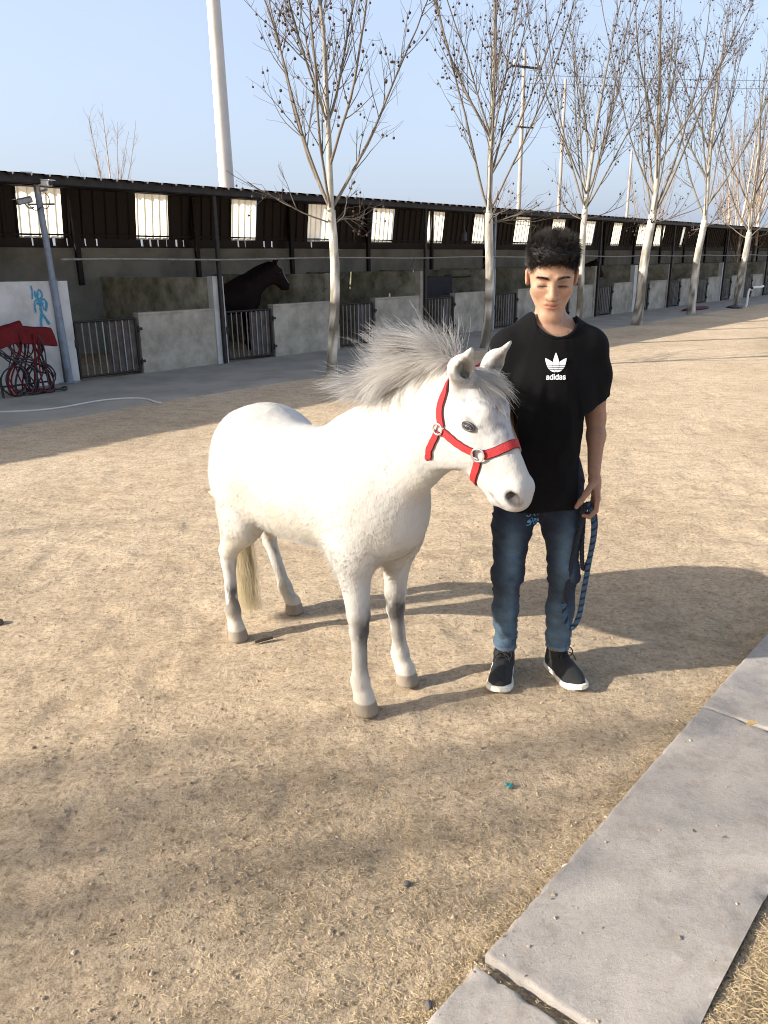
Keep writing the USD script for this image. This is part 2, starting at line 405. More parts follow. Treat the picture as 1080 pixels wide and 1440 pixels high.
        for axis in range(3):
            u, w = (axis + 1) % 3, (axis + 2) % 3
            a = [slice(1, -1)] * 3
            a[axis] = slice(0, n[axis] - 1)
            b = list(a)
            b[axis] = slice(1, n[axis])
            ia, ib = ins[tuple(a)], ins[tuple(b)]
            for flip, mask in ((False, ia & ~ib), (True, ~ia & ib)):
                e = np.argwhere(mask)
                e[:, u] += 1
                e[:, w] += 1
                ds = []
                for du, dw in ((0, 0), (-1, 0), (-1, -1), (0, -1)):
                    q = e.copy()
                    q[:, u] += du
                    q[:, w] += dw
                    ds.append(idx[tuple(q.T)])
                q = np.stack(ds, 1)
                quads.append(q[:, ::-1] if flip else q)
        q = np.vstack(quads)
        f = np.vstack([q[:, [0, 1, 2]], q[:, [0, 2, 3]]])
        if largest:
            from scipy.sparse import coo_matrix
            from scipy.sparse.csgraph import connected_components
            m = coo_matrix((np.ones(len(f) * 2), (np.r_[f[:, 0], f[:, 1]], np.r_[f[:, 1], f[:, 2]])), (len(v), len(v)))
            lab = connected_components(m, False)[1]
            keep = lab == np.bincount(lab).argmax()
            new = np.cumsum(keep) - 1
            v, f = v[keep], new[f[keep[f[:, 0]]]]
        return v, f


def relax(v, f, times=4, lam=0.5, mu=-0.52):
    """Taubin smoothing without shrinking."""
    from scipy.sparse import coo_matrix
    i, j = np.r_[f[:, 0], f[:, 1], f[:, 2]], np.r_[f[:, 1], f[:, 2], f[:, 0]]
    m = coo_matrix((np.ones(len(i)), (i, j)), (len(v), len(v))).tocsr()
    m = ((m + m.T) > 0).astype(float)
    deg = np.maximum(np.asarray(m.sum(1)).ravel(), 1)[:, None]
    for _ in range(times):
        for s in (lam, mu):
            v = v + s * (m @ v / deg - v)
    return v


def normals_of(v, f):
    n = np.zeros_like(v)
    c = np.cross(v[f[:, 1]] - v[f[:, 0]], v[f[:, 2]] - v[f[:, 0]])
    for k in range(3):
        np.add.at(n, f[:, k], c)
    return n / np.maximum(np.linalg.norm(n, axis=1, keepdims=True), 1e-12)
# ---------------------------------------------------------------- horses (x forward, y to the horse's left, z up)
HF, HN, HB = np.array([0.657, -0.754, 0]), np.array([0.754, 0.657, 0]), np.array([0.0, 2.695, 0])
def head_frame(pitch, yaw, roll):
    e1 = np.array([np.cos(pitch) * np.cos(yaw), np.cos(pitch) * np.sin(yaw), -np.sin(pitch)])
    y = np.array([-np.sin(yaw), np.cos(yaw), 0])
    e2 = np.cross(e1, y)
    return e1, np.cos(roll) * y + np.sin(roll) * e2, np.cos(roll) * e2 - np.sin(roll) * y


E1, EY, E2 = head_frame(0.86, 0.06, 0.05)
POLL, HS, HT, HY = np.array([0.358, 0.0, 1.268]), 0.86, 1.15, 0.70
HR = np.array([E1, EY, E2])


def hd(s, t, y=0.0):
    """A point of the head: s along it from the poll to the nose, t towards the forehead, y to the left."""
    return POLL + E1 * s * HS + E2 * t * HT + EY * y * HY


def hr(a, b, c):
    """Radii along, across and through the head."""
    return (a * HS, b * HY, c * HT)


def pony_field(step=0.0065):
    F = Field([-1.25, -0.36, -0.02], [0.82, 0.36, 1.50], step)
    Y = (0, 1, 0)
    # trunk
    F.ell((-0.765, 0, 0.845), (0.26, 0.212, 0.238), 0.05)
    F.ell((-0.37, 0, 0.800), (0.46, 0.240, 0.232), 0.08)
    F.ell((-0.065, 0, 0.825), (0.205, 0.18, 0.255), 0.10)
    F.ell((-0.10, 0, 0.98), (0.22, 0.085, 0.135), 0.10)
    F.ell((0.04, 0, 0.80), (0.12, 0.125, 0.165), 0.08)
    F.ell((-0.58, 0, 0.66), (0.30, 0.17, 0.09), 0.08)
    # neck
    F.chain([((-0.02, 0, 0.96), 0.200), ((0.15, 0, 1.085), 0.154), ((0.28, 0, 1.172), 0.118), ((0.365, 0.005, 1.215), 0.100)], 0.07, (Y, 0.56))
    F.cone((-0.06, 0, 1.08), (0.34, 0.005, 1.30), 0.05, 0.032, 0.06)
    for s in (-1, 1):
        # haunch and hind leg
        hx, hz = (-0.905, 0.385) if s < 0 else (-1.05, 0.37)
        fx, fz = (-0.875, 0.135) if s < 0 else (-0.955, 0.12)
        px, py = (-0.845, -0.178) if s < 0 else (-0.905, 0.179)
        F.ell((-0.80, s * 0.10, 0.80), (0.19, 0.115, 0.235), 0.07)
        F.cone((-0.84, s * 0.12, 0.74), (-0.80, s * 0.135, 0.56), 0.135, 0.085, 0.05, (Y, 0.75))
        F.cone((-0.79, s * 0.135, 0.57), (hx + 0.014, s * 0.155, hz + 0.03), 0.09, 0.040, 0.05)
        F.cone((-0.93, s * 0.13, 0.60), (hx - 0.012, s * 0.155, hz + 0.045), 0.05, 0.018, 0.04)
        F.cone((hx, s * 0.155, hz + 0.02), (hx + 0.005, s * 0.158, hz - 0.03), 0.037, 0.032, 0.02)
        F.cone((hx - 0.022, s * 0.155, hz + 0.028), (hx - 0.008, s * 0.157, hz - 0.05), 0.021, 0.018, 0.02)
        F.cone((hx + 0.005, s * 0.158, hz - 0.03), (fx, s * 0.172, fz), 0.029, 0.028, 0.02)
        F.ell((fx, s * 0.172, fz), (0.036, 0.033, 0.038), 0.02)
        F.cone((fx + 0.006, s * 0.173, fz - 0.02), (px, py, 0.055), 0.031, 0.036, 0.02)
        F.cone((px + 0.004, py, 0.058), (px + 0.016, py, 0.0), 0.037, 0.048, 0.006)
        # shoulder and foreleg
        kx, qx, ky = (-0.005, 0.022, 0.128) if s < 0 else (-0.065, -0.03, 0.112)
        F.ell((-0.05, s * 0.09, 0.80), (0.12, 0.095, 0.19), 0.07)
        F.ell((-0.05, s * 0.115, 0.655), (0.105, 0.075, 0.115), 0.06)
        F.cone((-0.05, s * 0.115, 0.655), (kx - 0.002, s * ky, 0.40), 0.071, 0.042, 0.05)
        F.cone((kx, s * ky, 0.395), (kx, s * ky, 0.33), 0.041, 0.036, 0.02)
        F.cone((kx - 0.002, s * ky, 0.33), (kx + 0.004, s * 0.131, 0.14), 0.031, 0.029, 0.02)
        F.ell((kx + 0.002, s * 0.131, 0.128), (0.036, 0.034, 0.040), 0.02)
        F.cone((kx + 0.008, s * 0.131, 0.108), (qx - 0.004, s * 0.132, 0.058), 0.034, 0.040, 0.02)
        F.cone((qx, s * 0.132, 0.060), (qx + 0.012, s * 0.132, 0.0), 0.040, 0.049, 0.006)
        F.ell((0.03, s * 0.050, 0.735), (0.075, 0.055, 0.105), 0.05)
    # head
    F.ell(hd(0.07, 0.000), hr(0.11, 0.088, 0.095), 0.05, HR)
    F.chain([(hd(0.08, 0.0), 0.088), (hd(0.22, -0.005), 0.082), (hd(0.34, -0.012), 0.064), (hd(0.425, -0.014), 0.054)], 0.03, (EY, 0.76))
    F.cone(hd(0.14, 0.045), hd(0.40, 0.024), 0.042, 0.028, 0.03)
    F.ell(hd(0.440, -0.014), hr(0.054, 0.058, 0.046), 0.04, HR)
    F.cone(hd(0.16, -0.085), hd(0.40, -0.058), 0.052, 0.030, 0.05, (EY, 0.8))
    F.ell(hd(0.412, -0.062), hr(0.050, 0.044, 0.022), 0.014, HR)
    for s in (-1, 1):
        F.ell(hd(0.125, -0.075, s * 0.048), hr(0.120, 0.044, 0.085), 0.05, HR)
        F.ell(hd(0.160, 0.046, s * 0.058), hr(0.055, 0.026, 0.022), 0.05, HR)
        F.ell(hd(0.170, 0.030, s * 0.088), hr(0.028, 0.014, 0.013), 0.014, HR)
        F.cone(hd(0.19, 0.005, s * 0.080), hd(0.30, -0.005, s * 0.066), 0.013, 0.009, 0.03)
        F.ell(hd(0.440, 0.010, s * 0.038), hr(0.036, 0.024, 0.022), 0.025, HR)
        F.ell(hd(0.462, 0.006, s * 0.060), hr(0.031, 0.020, 0.015), 0.008, np.array([E1 * 0.3 + E2 * 0.95, EY, E2 * 0.3 - E1 * 0.95]), cut=True)
        F.cone(hd(0.405, -0.052, s * 0.058), hd(0.478, -0.048, s * 0.036), 0.0045, 0.004, 0.008, cut=True)
        # ears
        base = hd(0.018, 0.052, s * 0.072 + 0.006)
        tip = base + np.array([0.078, s * 0.036, 0.114])
        mid = base + np.array([0.024, s * 0.024, 0.052])
        front = np.array([0.90, s * 0.25 - 0.10, 0.0])
        F.chain([(base, 0.036), (mid, 0.034), (tip, 0.008)], 0.025, (front, 0.62))
        F.chain([(base + front * 0.030 + [0, 0, 0.03], 0.012), (mid + front * 0.026, 0.021), (tip + front * 0.012 - [0.01, 0, 0.022], 0.004)], 0.008, cut=True)
    F.half((0, 0, 0.0), (0, 0, -1), 0.004)
    return F


def pony_mesh(step=0.0065):
    v, f = pony_field(step).mesh()
    v = relax(v, f, 3)
    n = normals_of(v, f)
    body = np.clip((v[:, 2] - 0.35) / 0.2, 0, 1) * np.clip((0.25 - v[:, 0]) / 0.2, 0.1, 1)
    v = v + n * (body * 0.010 * (meshkit.fbm(v * [9, 9, 7], 3, 4) - 0.5) + 0.0016 * (meshkit.noise(v * 70, 9) - 0.5))[:, None]
    return v, f


def to_world(v):
    return HB + v[:, :1] * HF + v[:, 1:2] * HN + v[:, 2:3] * [0, 0, 1]
# ---------------------------------------------------------------- the young man (modelled where he stands; x to his left, -y to the front)
PB = np.array([0.60, 2.85, 0.0])
HC = np.array([0.615, 2.895, 1.586])
_a, _b = 0.15, 0.32
HX = np.array([np.cos(_a), -np.sin(_a), 0.0])
WIDE = 1.06
_f = np.array([-np.sin(_a), -np.cos(_a), 0.0])
HFW = _f * np.cos(_b) - np.array([0, 0, np.sin(_b)])
HU = np.array([0, 0, np.cos(_b)]) + _f * np.sin(_b)
HM = np.array([HX, HFW, HU])


def fp(x, f, u):
    """A point of the head: x to the picture's right, f towards the face, u up; the origin lies between the ears."""
    return HC + HX * (x * WIDE) + HFW * f + HU * u


def finger(F, pts, r0, r1, k=0.004):
    n = len(pts) - 1
    for i in range(n):
        F.cone(pts[i], pts[i + 1], r0 + (r1 - r0) * i / n, r0 + (r1 - r0) * (i + 1) / n, k)


def body_mesh(step=0.0038):
    F = Field([0.33, 2.54, 0.03], [0.90, 3.08, 1.76], step)
    # head
    F.ell(fp(0, -0.008, 0.052), (0.081, 0.096, 0.088), 0.03, HM)
    F.ell(fp(0, 0.030, -0.005), (0.073, 0.066, 0.075), 0.03, HM)
    F.ell(fp(0, 0.036, -0.048), (0.053, 0.056, 0.056), 0.03, HM)
    F.ell(fp(0, 0.082, -0.107), (0.026, 0.019, 0.017), 0.03, HM)
    F.ell(fp(0, 0.080, -0.063), (0.030, 0.020, 0.024), 0.02, HM)
    for s in (-1, 1):
        F.cone(fp(s * 0.056, 0.005, -0.046), fp(s * 0.016, 0.074, -0.103), 0.014, 0.013, 0.025)
        F.ell(fp(s * 0.041, 0.064, -0.016), (0.026, 0.021, 0.022), 0.025, HM)
        F.ell(fp(s * 0.034, 0.100, 0.014), (0.018, 0.010, 0.008), 0.018, HM, cut=True)
        F.ell(fp(s * 0.033, 0.0775, 0.012), (0.017, 0.0125, 0.012), 0.006, HM)
        F.cone(fp(s * 0.018, 0.0905, 0.0215), fp(s * 0.048, 0.0835, 0.0205), 0.0022, 0.0020, 0.003, cut=True)
        F.cone(fp(s * 0.017, 0.090, 0.0030), fp(s * 0.048, 0.084, 0.0015), 0.0018, 0.0016, 0.003, cut=True)
        F.cone(fp(s * 0.015, 0.089, 0.034), fp(s * 0.050, 0.073, 0.037), 0.0085, 0.008, 0.010)
        F.ell(fp(s * 0.0130, 0.099, -0.033), (0.0085, 0.010, 0.0075), 0.008, HM)
        F.ell(fp(s * 0.0075, 0.108, -0.042), (0.0042, 0.005, 0.004), 0.003, HM, cut=True)
        # ear
        R = np.array([HX * 0.93 + HFW * (-s * 0.37), HFW * 0.93 + HX * (s * 0.37), HU])
        F.ell(fp(s * 0.081, -0.008, 0.004), (0.010, 0.019, 0.031), 0.008, R)
        F.ell(fp(s * 0.092, 0.002, 0.006), (0.008, 0.010, 0.018), 0.006, R, cut=True)
    F.cone(fp(0, 0.088, 0.022), fp(0, 0.116, -0.026), 0.0100, 0.0125, 0.012)
    F.ell(fp(0, 0.112, -0.031), (0.0130, 0.012, 0.0105), 0.010, HM)
    F.ell(fp(0, 0.0945, -0.0585), (0.0265, 0.0085, 0.0058), 0.006, HM)
    F.ell(fp(0, 0.0930, -0.0708), (0.0220, 0.0100, 0.0070), 0.006, HM)
    F.cone(fp(-0.022, 0.099, -0.0645), fp(0.022, 0.099, -0.0645), 0.0018, 0.0018, 0.004, cut=True)
    # neck, trunk, legs (mostly inside the clothes)
    F.cone((0.622, 2.952, 1.545), (0.630, 2.942, 1.39), 0.049, 0.056, 0.02)
    F.cone((0.618, 2.925, 1.50), (0.628, 2.912, 1.40), 0.032, 0.036, 0.02)
    F.cone((0.555, 2.930, 1.385), (0.705, 2.930, 1.385), 0.042, 0.042, 0.05)
    F.cone((0.465, 2.90, 1.342), (0.770, 2.90, 1.342), 0.050, 0.050, 0.05)
    F.cone((0.62, 2.90, 1.30), (0.61, 2.90, 0.92), 0.145, 0.130, 0.05, ((0, 1, 0), 0.62))
    for s in (-1, 1):
        hipx, kx, ax = (0.535, 0.490, 0.498) if s < 0 else (0.685, 0.712, 0.714)
        F.chain([((hipx, 2.90, 0.88), 0.070), ((kx, 2.845, 0.46), 0.043), ((ax, 2.872, 0.12), 0.032), ((ax, 2.872, 0.05), 0.032)], 0.02)
    # his left arm and hand, holding the rope
    F.chain([((0.768, 2.895, 1.335), 0.050), ((0.803, 2.90, 1.20), 0.042), ((0.812, 2.895, 1.075), 0.0345)], 0.02)
    F.chain([((0.812, 2.895, 1.075), 0.0345), ((0.812, 2.875, 1.01), 0.0335), ((0.800, 2.825, 0.885), 0.0235)], 0.02)
    F.cone((0.800, 2.825, 0.890), (0.803, 2.812, 0.845), 0.0245, 0.026, 0.01, ((1, 0, 0), 0.75))
    kn = [np.array(p) for p in ((0.806, 2.770, 0.790), (0.811, 2.792, 0.785), (0.811, 2.814, 0.787), (0.808, 2.834, 0.795))]
    for q in kn:
        F.cone((0.801, 2.812, 0.855), q, 0.0185, 0.0115, 0.012)
    tips = [((0.799, 2.757, 0.748), (0.776, 2.757, 0.724), (0.757, 2.770, 0.726)), ((0.805, 2.785, 0.740), (0.782, 2.783, 0.716), (0.760, 2.789, 0.722)),
            ((0.806, 2.810, 0.742), (0.784, 2.808, 0.718), (0.763, 2.808, 0.724)), ((0.803, 2.832, 0.758), (0.786, 2.830, 0.737), (0.768, 2.827, 0.740))]
    for q, t, r in zip(kn, tips, (0.0098, 0.0102, 0.0098, 0.0085)):
        finger(F, [q, *map(np.array, t)], r, r * 0.8)
    finger(F, [np.array(p) for p in ((0.793, 2.795, 0.852), (0.762, 2.768, 0.815), (0.739, 2.757, 0.786), (0.724, 2.757, 0.764))], 0.0135, 0.0085, 0.008)
    # his right arm, behind the pony's head
    F.chain([((0.462, 2.895, 1.335), 0.050), ((0.432, 2.88, 1.20), 0.044), ((0.440, 2.845, 1.075), 0.0385), ((0.470, 2.70, 1.00), 0.027)], 0.02)
    F.cone((0.470, 2.70, 1.00), (0.472, 2.64, 0.985), 0.024, 0.022, 0.01, ((1, 0, 0), 0.7))
    for i in range(4):
        z = 1.005 - 0.018 * i
        finger(F, [np.array(p) for p in ((0.474, 2.645, z), (0.468, 2.605, z), (0.452, 2.592, z), (0.440, 2.607, z))], 0.0095, 0.0075)
    finger(F, [np.array(p) for p in ((0.462, 2.668, 1.005), (0.446, 2.640, 1.018), (0.446, 2.612, 1.014))], 0.012, 0.0085, 0.008)
    v, f = F.mesh()
    return relax(v, f, 2), f


def skin_colour(v):
    q = (v - HC) @ HM.T
    base = np.tile([0.305, 0.178, 0.115], (len(v), 1))
    low = np.clip((1.42 - v[:, 2]) / 0.1, 0, 1)[:, None]
    base = base * (1 - low) + np.array([0.25, 0.14, 0.09]) * low

    def blob(c, r, col, p=1.0):
        nonlocal base
        d = np.linalg.norm((q - c) / r, axis=1)
        w = (np.clip(1.3 - d, 0, 1) ** 1.0 * p)[:, None]
        w = np.minimum(w / 0.6, 1) * p
        base = base * (1 - w) + np.array(col) * w
    for s in (-1, 1):
        blob((s * 0.042, 0.075, -0.022), (0.022, 0.04, 0.020), (0.34, 0.155, 0.105), 0.45)
        blob((s * 0.085, -0.005, 0.004), (0.02, 0.03, 0.035), (0.36, 0.16, 0.11), 0.5)
        blob((s * 0.033, 0.09, 0.0155), (0.021, 0.03, 0.010), (0.235, 0.125, 0.082), 0.6)
        blob((s * 0.033, 0.09, 0.0035), (0.0190, 0.02, 0.0030), (0.030, 0.02, 0.016), 0.95)
        blob((s * 0.0075, 0.108, -0.0405), (0.004, 0.01, 0.003), (0.12, 0.05, 0.035), 0.9)
    blob((0, 0.1, -0.0585), (0.027, 0.03, 0.0055), (0.25, 0.095, 0.075), 0.9)
    blob((0, 0.1, -0.0708), (0.022, 0.03, 0.0065), (0.29, 0.115, 0.092), 0.85)
    blob((0, 0.1, -0.0645), (0.0215, 0.03, 0.0012), (0.16, 0.055, 0.045), 0.9)
    blob((0, 0.115, -0.03), (0.014, 0.02, 0.012), (0.34, 0.19, 0.125), 0.5)
    mott = meshkit.fbm(q * 55, 3, 6)[:, None] - 0.5
    base = base * (1 + 0.22 * mott) * np.array([1.0, 1 - 0.0, 1.0])
    # cropped hair at the temples and nape
    hair = np.clip((q[:, 2] - 0.028 - 0.25 * np.maximum(q[:, 1] - 0.045, 0)) / 0.02, 0, 1) * np.clip((0.062 - q[:, 1]) / 0.02, 0, 1)
    hair = np.maximum(hair, np.clip((-0.045 - q[:, 1]) / 0.02, 0, 1) * np.clip((q[:, 2] + 0.05) / 0.02, 0, 1))
    hair = np.where(np.abs(q[:, 0]) > 0.081, 0, hair)[:, None]
    return base * (1 - 0.8 * hair) + np.array([0.03, 0.024, 0.02]) * 0.8 * hair


def fold(v, n, seed, amp, scale, z0=None):
    """Creases of cloth: ridged noise stretched along its own direction."""
    a = meshkit.fbm(v * scale, 3, seed)
    r = 1 - np.abs(2 * a - 1) * 2.2
    return v + n * (amp * np.clip(r, -0.6, 1))[:, None]


def shirt_mesh(step=0.006):
    F = Field([0.33, 2.62, 0.68], [0.93, 3.10, 1.50], step)
    Y = (0, 1, 0)
    F.chain([((0.618, 2.90, 1.335), 0.155), ((0.618, 2.895, 1.21), 0.190), ((0.612, 2.885, 1.02), 0.188), ((0.600, 2.878, 0.84), 0.184), ((0.596, 2.875, 0.64), 0.186)], 0.04, (Y, 0.63))
    F.cone((0.555, 2.91, 1.362), (0.705, 2.91, 1.362), 0.048, 0.048, 0.04)
    F.cone((0.470, 2.895, 1.342), (0.768, 2.895, 1.342), 0.062, 0.062, 0.05)
    F.chain([((0.766, 2.895, 1.335), 0.064), ((0.797, 2.90, 1.24), 0.056), ((0.814, 2.90, 1.05), 0.054)], 0.03)
    F.chain([((0.466, 2.895, 1.335), 0.064), ((0.434, 2.88, 1.24), 0.060), ((0.428, 2.86, 1.05), 0.058)], 0.03)
    # sleeve ends, hem and neck opening, hollow inside
    g = F.g
    for c, d in (((0.815, 2.90, 1.140), (0.42, 0.0, -0.91)), ((0.428, 2.87, 1.135), (-0.3, 0.0, -0.95))):
        d = np.array(d) / np.linalg.norm(d)
        X, Y_, Z = F.ax[0][:, None, None], F.ax[1][None, :, None], F.ax[2][None, None, :]
        e = (X - c[0]) * d[0] + (Y_ - c[1]) * d[1] + (Z - c[2]) * d[2]
        far = np.maximum(np.abs(X - c[0]) - 0.072, 0) + 0 * Y_ + 0 * Z
        arm = (X > 0.742) if c[0] > 0.6 else (X < 0.495)
        F.g = np.where(arm & (Z < 1.30), np.maximum(F.g, e), F.g).astype(np.float32)
        F.cone(np.array(c) + d * 0.05, np.array(c) - d * 0.06, 0.051, 0.046, 0.004, cut=True)
    F.half((0.6, 2.88, 0.742), (0.02, 0.0, -1))
    F.cone((0.597, 2.876, 0.70), (0.60, 2.878, 0.80), 0.178, 0.17, 0.004, (Y, 0.61), cut=True)
    F.cone((0.630, 2.862, 1.428), (0.632, 2.95, 1.50), 0.074, 0.088, 0.004, cut=True)
    v, f = F.mesh()
    v = relax(v, f, 3)
    n = normals_of(v, f)
    w = np.clip((1.36 - v[:, 2]) / 0.25, 0.15, 1)
    d = v - np.array([0.62, 2.9, 1.40])
    ang = np.arctan2(d[:, 0], -d[:, 2] + 0.25)
    p = np.c_[ang * 9, v[:, 2] * 2.2, v[:, 1] * 2]
    a = meshkit.fbm(p + [3, 1, 0], 2, 31)
    b = meshkit.fbm(v * [14, 6, 10], 3, 5)
    v = v + n * (w * (0.030 * (a - 0.5) + 0.014 * (b - 0.5)))[:, None]
    return v, f


def jeans_mesh(step=0.006):
    F = Field([0.38, 2.70, 0.08], [0.82, 3.05, 0.98], step)
    Y = (0, 1, 0)
    F.cone((0.600, 2.88, 0.95), (0.600, 2.88, 0.84), 0.150, 0.168, 0.04, (Y, 0.68))
    F.chain([((0.528, 2.88, 0.84), 0.095), ((0.505, 2.865, 0.66), 0.078), ((0.489, 2.84, 0.46), 0.059), ((0.489, 2.858, 0.30), 0.050), ((0.497, 2.868, 0.10), 0.045)], 0.025)
    F.chain([((0.678, 2.88, 0.84), 0.095), ((0.700, 2.865, 0.66), 0.076), ((0.713, 2.84, 0.46), 0.059), ((0.711, 2.858, 0.30), 0.053), ((0.714, 2.868, 0.10), 0.050)], 0.025)
    F.half((0.6, 2.87, 0.123), (0, 0.05, -1))
    for x, r in ((0.497, 0.040), (0.714, 0.045)):
        F.cone((x, 2.868, 0.09), (x, 2.866, 0.17), r, r, 0.003, cut=True)
    v, f = F.mesh()
    v = relax(v, f, 3)
    n = normals_of(v, f)
    z = v[:, 2]
    leg = np.where(v[:, 0] < 0.605, 0, 7.3)
    amp = 0.004 + 0.006 * np.exp(-((z - 0.46) / 0.09) ** 2) + 0.008 * np.exp(-((z - 0.17) / 0.09) ** 2) + 0.005 * np.exp(-((z - 0.74) / 0.08) ** 2)
    p = np.c_[v[:, 0] * 6 + leg, v[:, 1] * 7, z * 15 + v[:, 0] * 9]
    a = meshkit.fbm(p, 3, 12)
    v = v + n * (0.6 * amp * np.clip(0.7 - np.abs(2 * a - 1) * 4, -0.8, 0.7))[:, None]
    return v, f


def jeans_colour(v):
    z, base = v[:, 2], np.array([0.013, 0.018, 0.030])
    leg = np.where(v[:, 0] < 0.605, v[:, 0] - 0.497, v[:, 0] - 0.708)
    front = np.clip((2.868 - v[:, 1]) / 0.05, 0, 1)
    stripe = np.exp(-((leg + 0.005) / 0.034) ** 2)
    fade = front * stripe * (0.85 * np.exp(-((z - 0.56) / 0.13) ** 2) + 0.40 * np.exp(-((z - 0.30) / 0.10) ** 2))
    low = np.clip((0.42 - z) / 0.25, 0, 1) * 0.62
    a = meshkit.fbm(v * [22, 22, 30], 3, 8)
    w = np.clip((fade + low) * (0.55 + 0.9 * a) + 0.14 * (a - 0.45), 0, 1)[:, None]
    c = base * (1 - w) + np.array([0.085, 0.135, 0.185]) * w
    hem = np.clip((z - 0.138) / 0.004, 0, 1)[:, None]
    return c * hem + np.array([0.10, 0.15, 0.20]) * (1 - hem)


def hair_cap(step=0.0045):
    F = Field(HC - 0.16, HC + 0.19, step)
    F.ell(fp(0, -0.012, 0.058), (0.0885, 0.101, 0.096), 0.01, HM)
    F.ell(fp(0.004, 0.028, 0.102), (0.074, 0.060, 0.032), 0.03, HM)
    F.ell(fp(0.0, -0.02, 0.102), (0.072, 0.076, 0.032), 0.03, HM)
    # cut along the hairline: forehead, temples and nape
    F.half(fp(0, 0.100, 0.092), HFW * 0.62 - HU * 0.785, 0.01)
    for s in (-1, 1):
        F.ell(fp(s * 0.095, 0.020, 0.005), (0.034, 0.085, 0.064), 0.008, HM, cut=True)
    F.half(fp(0, -0.08, -0.03), -HU * 0.95 + HFW * 0.3, 0.006)
    v, f = F.mesh()
    v = relax(v, f, 2)
    n = normals_of(v, f)
    q = (v - HC) @ HM.T
    return v + n * (0.010 * (meshkit.fbm(q * [60, 30, 60], 3, 2) - 0.5))[:, None], f


def curve_set(roots, dirs, lengths, bend, seed, pts=6, curl=0.0):
    """Hairs as polylines: they leave along dirs, then bend towards the vectors in bend."""
    rng = np.random.default_rng(seed)
    t = np.linspace(0, 1, pts)[None, :, None]
    P = roots[:, None, :] + dirs[:, None, :] * (lengths[:, None, None] * t) + bend[:, None, :] * (lengths[:, None, None] * t ** 2)
    if curl:
        w = rng.normal(size=(len(roots), 1, 3)) * curl
        ph = rng.uniform(0, 6.28, (len(roots), 1, 1))
        P = P + w * np.sin(ph + t * rng.uniform(3, 7, (len(roots), 1, 1))) * t * lengths[:, None, None]
    return P


def sample_faces(v, f, n, seed, weight=None):
    rng = np.random.default_rng(seed)
    a = np.linalg.norm(np.cross(v[f[:, 1]] - v[f[:, 0]], v[f[:, 2]] - v[f[:, 0]]), axis=1)
    if weight is not None:
        a = a * weight[f].mean(1)
    i = rng.choice(len(f), n, p=a / a.sum())
    b = rng.dirichlet((1, 1, 1), n)
    nn = normals_of(v, f)
    return (v[f[i]] * b[:, :, None]).sum(1), (nn[f[i]] * b[:, :, None]).sum(1)
# ---------------------------------------------------------------- the yard: directions along (D) and out from (N) the stable
_a = 0.727
D, N, Z = np.array([math.sin(_a), math.cos(_a), 0]), np.array([math.cos(_a), -math.sin(_a), 0]), np.array([0, 0, 1.0])
AX = np.array([D, N, Z])


def S(d, n, z=0.0):
    return D * d + N * n + Z * z


def sbox(d0, d1, n0, n1, z0, z1, c=0.0):
    """A block between two distances along the stable, out from it, and up."""
    size, at = (abs(d1 - d0), abs(n1 - n0), abs(z1 - z0)), S((d0 + d1) / 2, (n0 + n1) / 2, (z0 + z1) / 2)
    return cbox(size, at, c, AX) if c else box(size, at, AX)


def grid_sheet(us, vs, fn):
    u, v = np.meshgrid(us, vs, indexing="ij")
    p = fn(u, v)
    n, m = len(us), len(vs)
    i = (np.arange(n - 1)[:, None] * m + np.arange(m - 1)[None]).ravel()
    return p.reshape(-1, 3), np.vstack([np.c_[i, i + m, i + m + 1], np.c_[i, i + m + 1, i + 1]])


def ground_height(x, y):
    p = np.stack([x, y, 0 * x], -1)
    r = np.hypot(x, y)
    near = np.clip((16 - r) / 8, 0, 1)
    a = (meshkit.fbm(p * 1.3, 3, 3) - 0.5) * 0.030 + (meshkit.fbm(p * 7, 3, 7) - 0.5) * 0.016 + (meshkit.fbm(p * 24, 2, 11) - 0.5) * 0.007
    # old hoof prints
    q = meshkit.noise(p * 6.2 + 40, 21)
    a = a - 0.007 * np.clip((q - 0.70) / 0.09, 0, 1)
    n = x * N[0] + y * N[1]
    dd = x * D[0] + y * D[1]
    fill = np.clip((n + 0.372) / 0.04, 0, 1) * 0.026 * np.clip((9 - r) / 2, 0, 1)
    fill = np.maximum(fill, 0.026 * np.exp(-((dd - 1.226) / 0.022) ** 2) * ((n > -0.83) & (n < -0.3)))
    return (a * near - 0.006) * np.where(n < -8.4, 0.3, 1) + fill


def spread(a, b, step, far, grow=1.07):
    s, out, w = a, [a], step
    mid = list(np.arange(a, b, step))
    lo, hi = [a], [mid[-1]]
    w = step
    while hi[-1] < far:
        w *= grow
        hi.append(hi[-1] + w)
    w = step
    while lo[-1] > -far:
        w *= grow
        lo.append(lo[-1] - w)
    return np.array(lo[:0:-1] + mid + hi[1:])


gx, gy = spread(-2.6, 4.2, 0.024, 900), spread(0.6, 5.4, 0.024, 900)
gv, gf = grid_sheet(gx, gy, lambda u, v: np.stack([u, v, ground_height(u, v)], -1))
obj("ground", (gv, gf), "earth", smooth=True, kind="structure")

# concrete walk along the stalls, its outer edge worn and half buried
pd = np.linspace(-2.0, 70, 640)
pn = np.r_[-11.05, -10.4, -9.7, np.linspace(-9.1, -8.3, 14)]


def walk(u, v):
    p = S(0, 0)[None, None] + u[..., None] * D + v[..., None] * N
    edge = -8.42 - 0.02 * (u - 5) + 0.26 * (meshkit.fbm(np.stack([u * 0.7, 0 * u, 0 * u], -1), 4, 2) - 0.5)
    z = 0.020 + 0.006 * (meshkit.fbm(p * 1.5, 3, 5) - 0.5) - np.clip((v - edge + 0.12) / 0.12, 0, 1) * 0.06
    return p + z[..., None] * Z


obj("stable_path", grid_sheet(pd, pn, walk), "path_concrete", smooth=True, kind="structure")

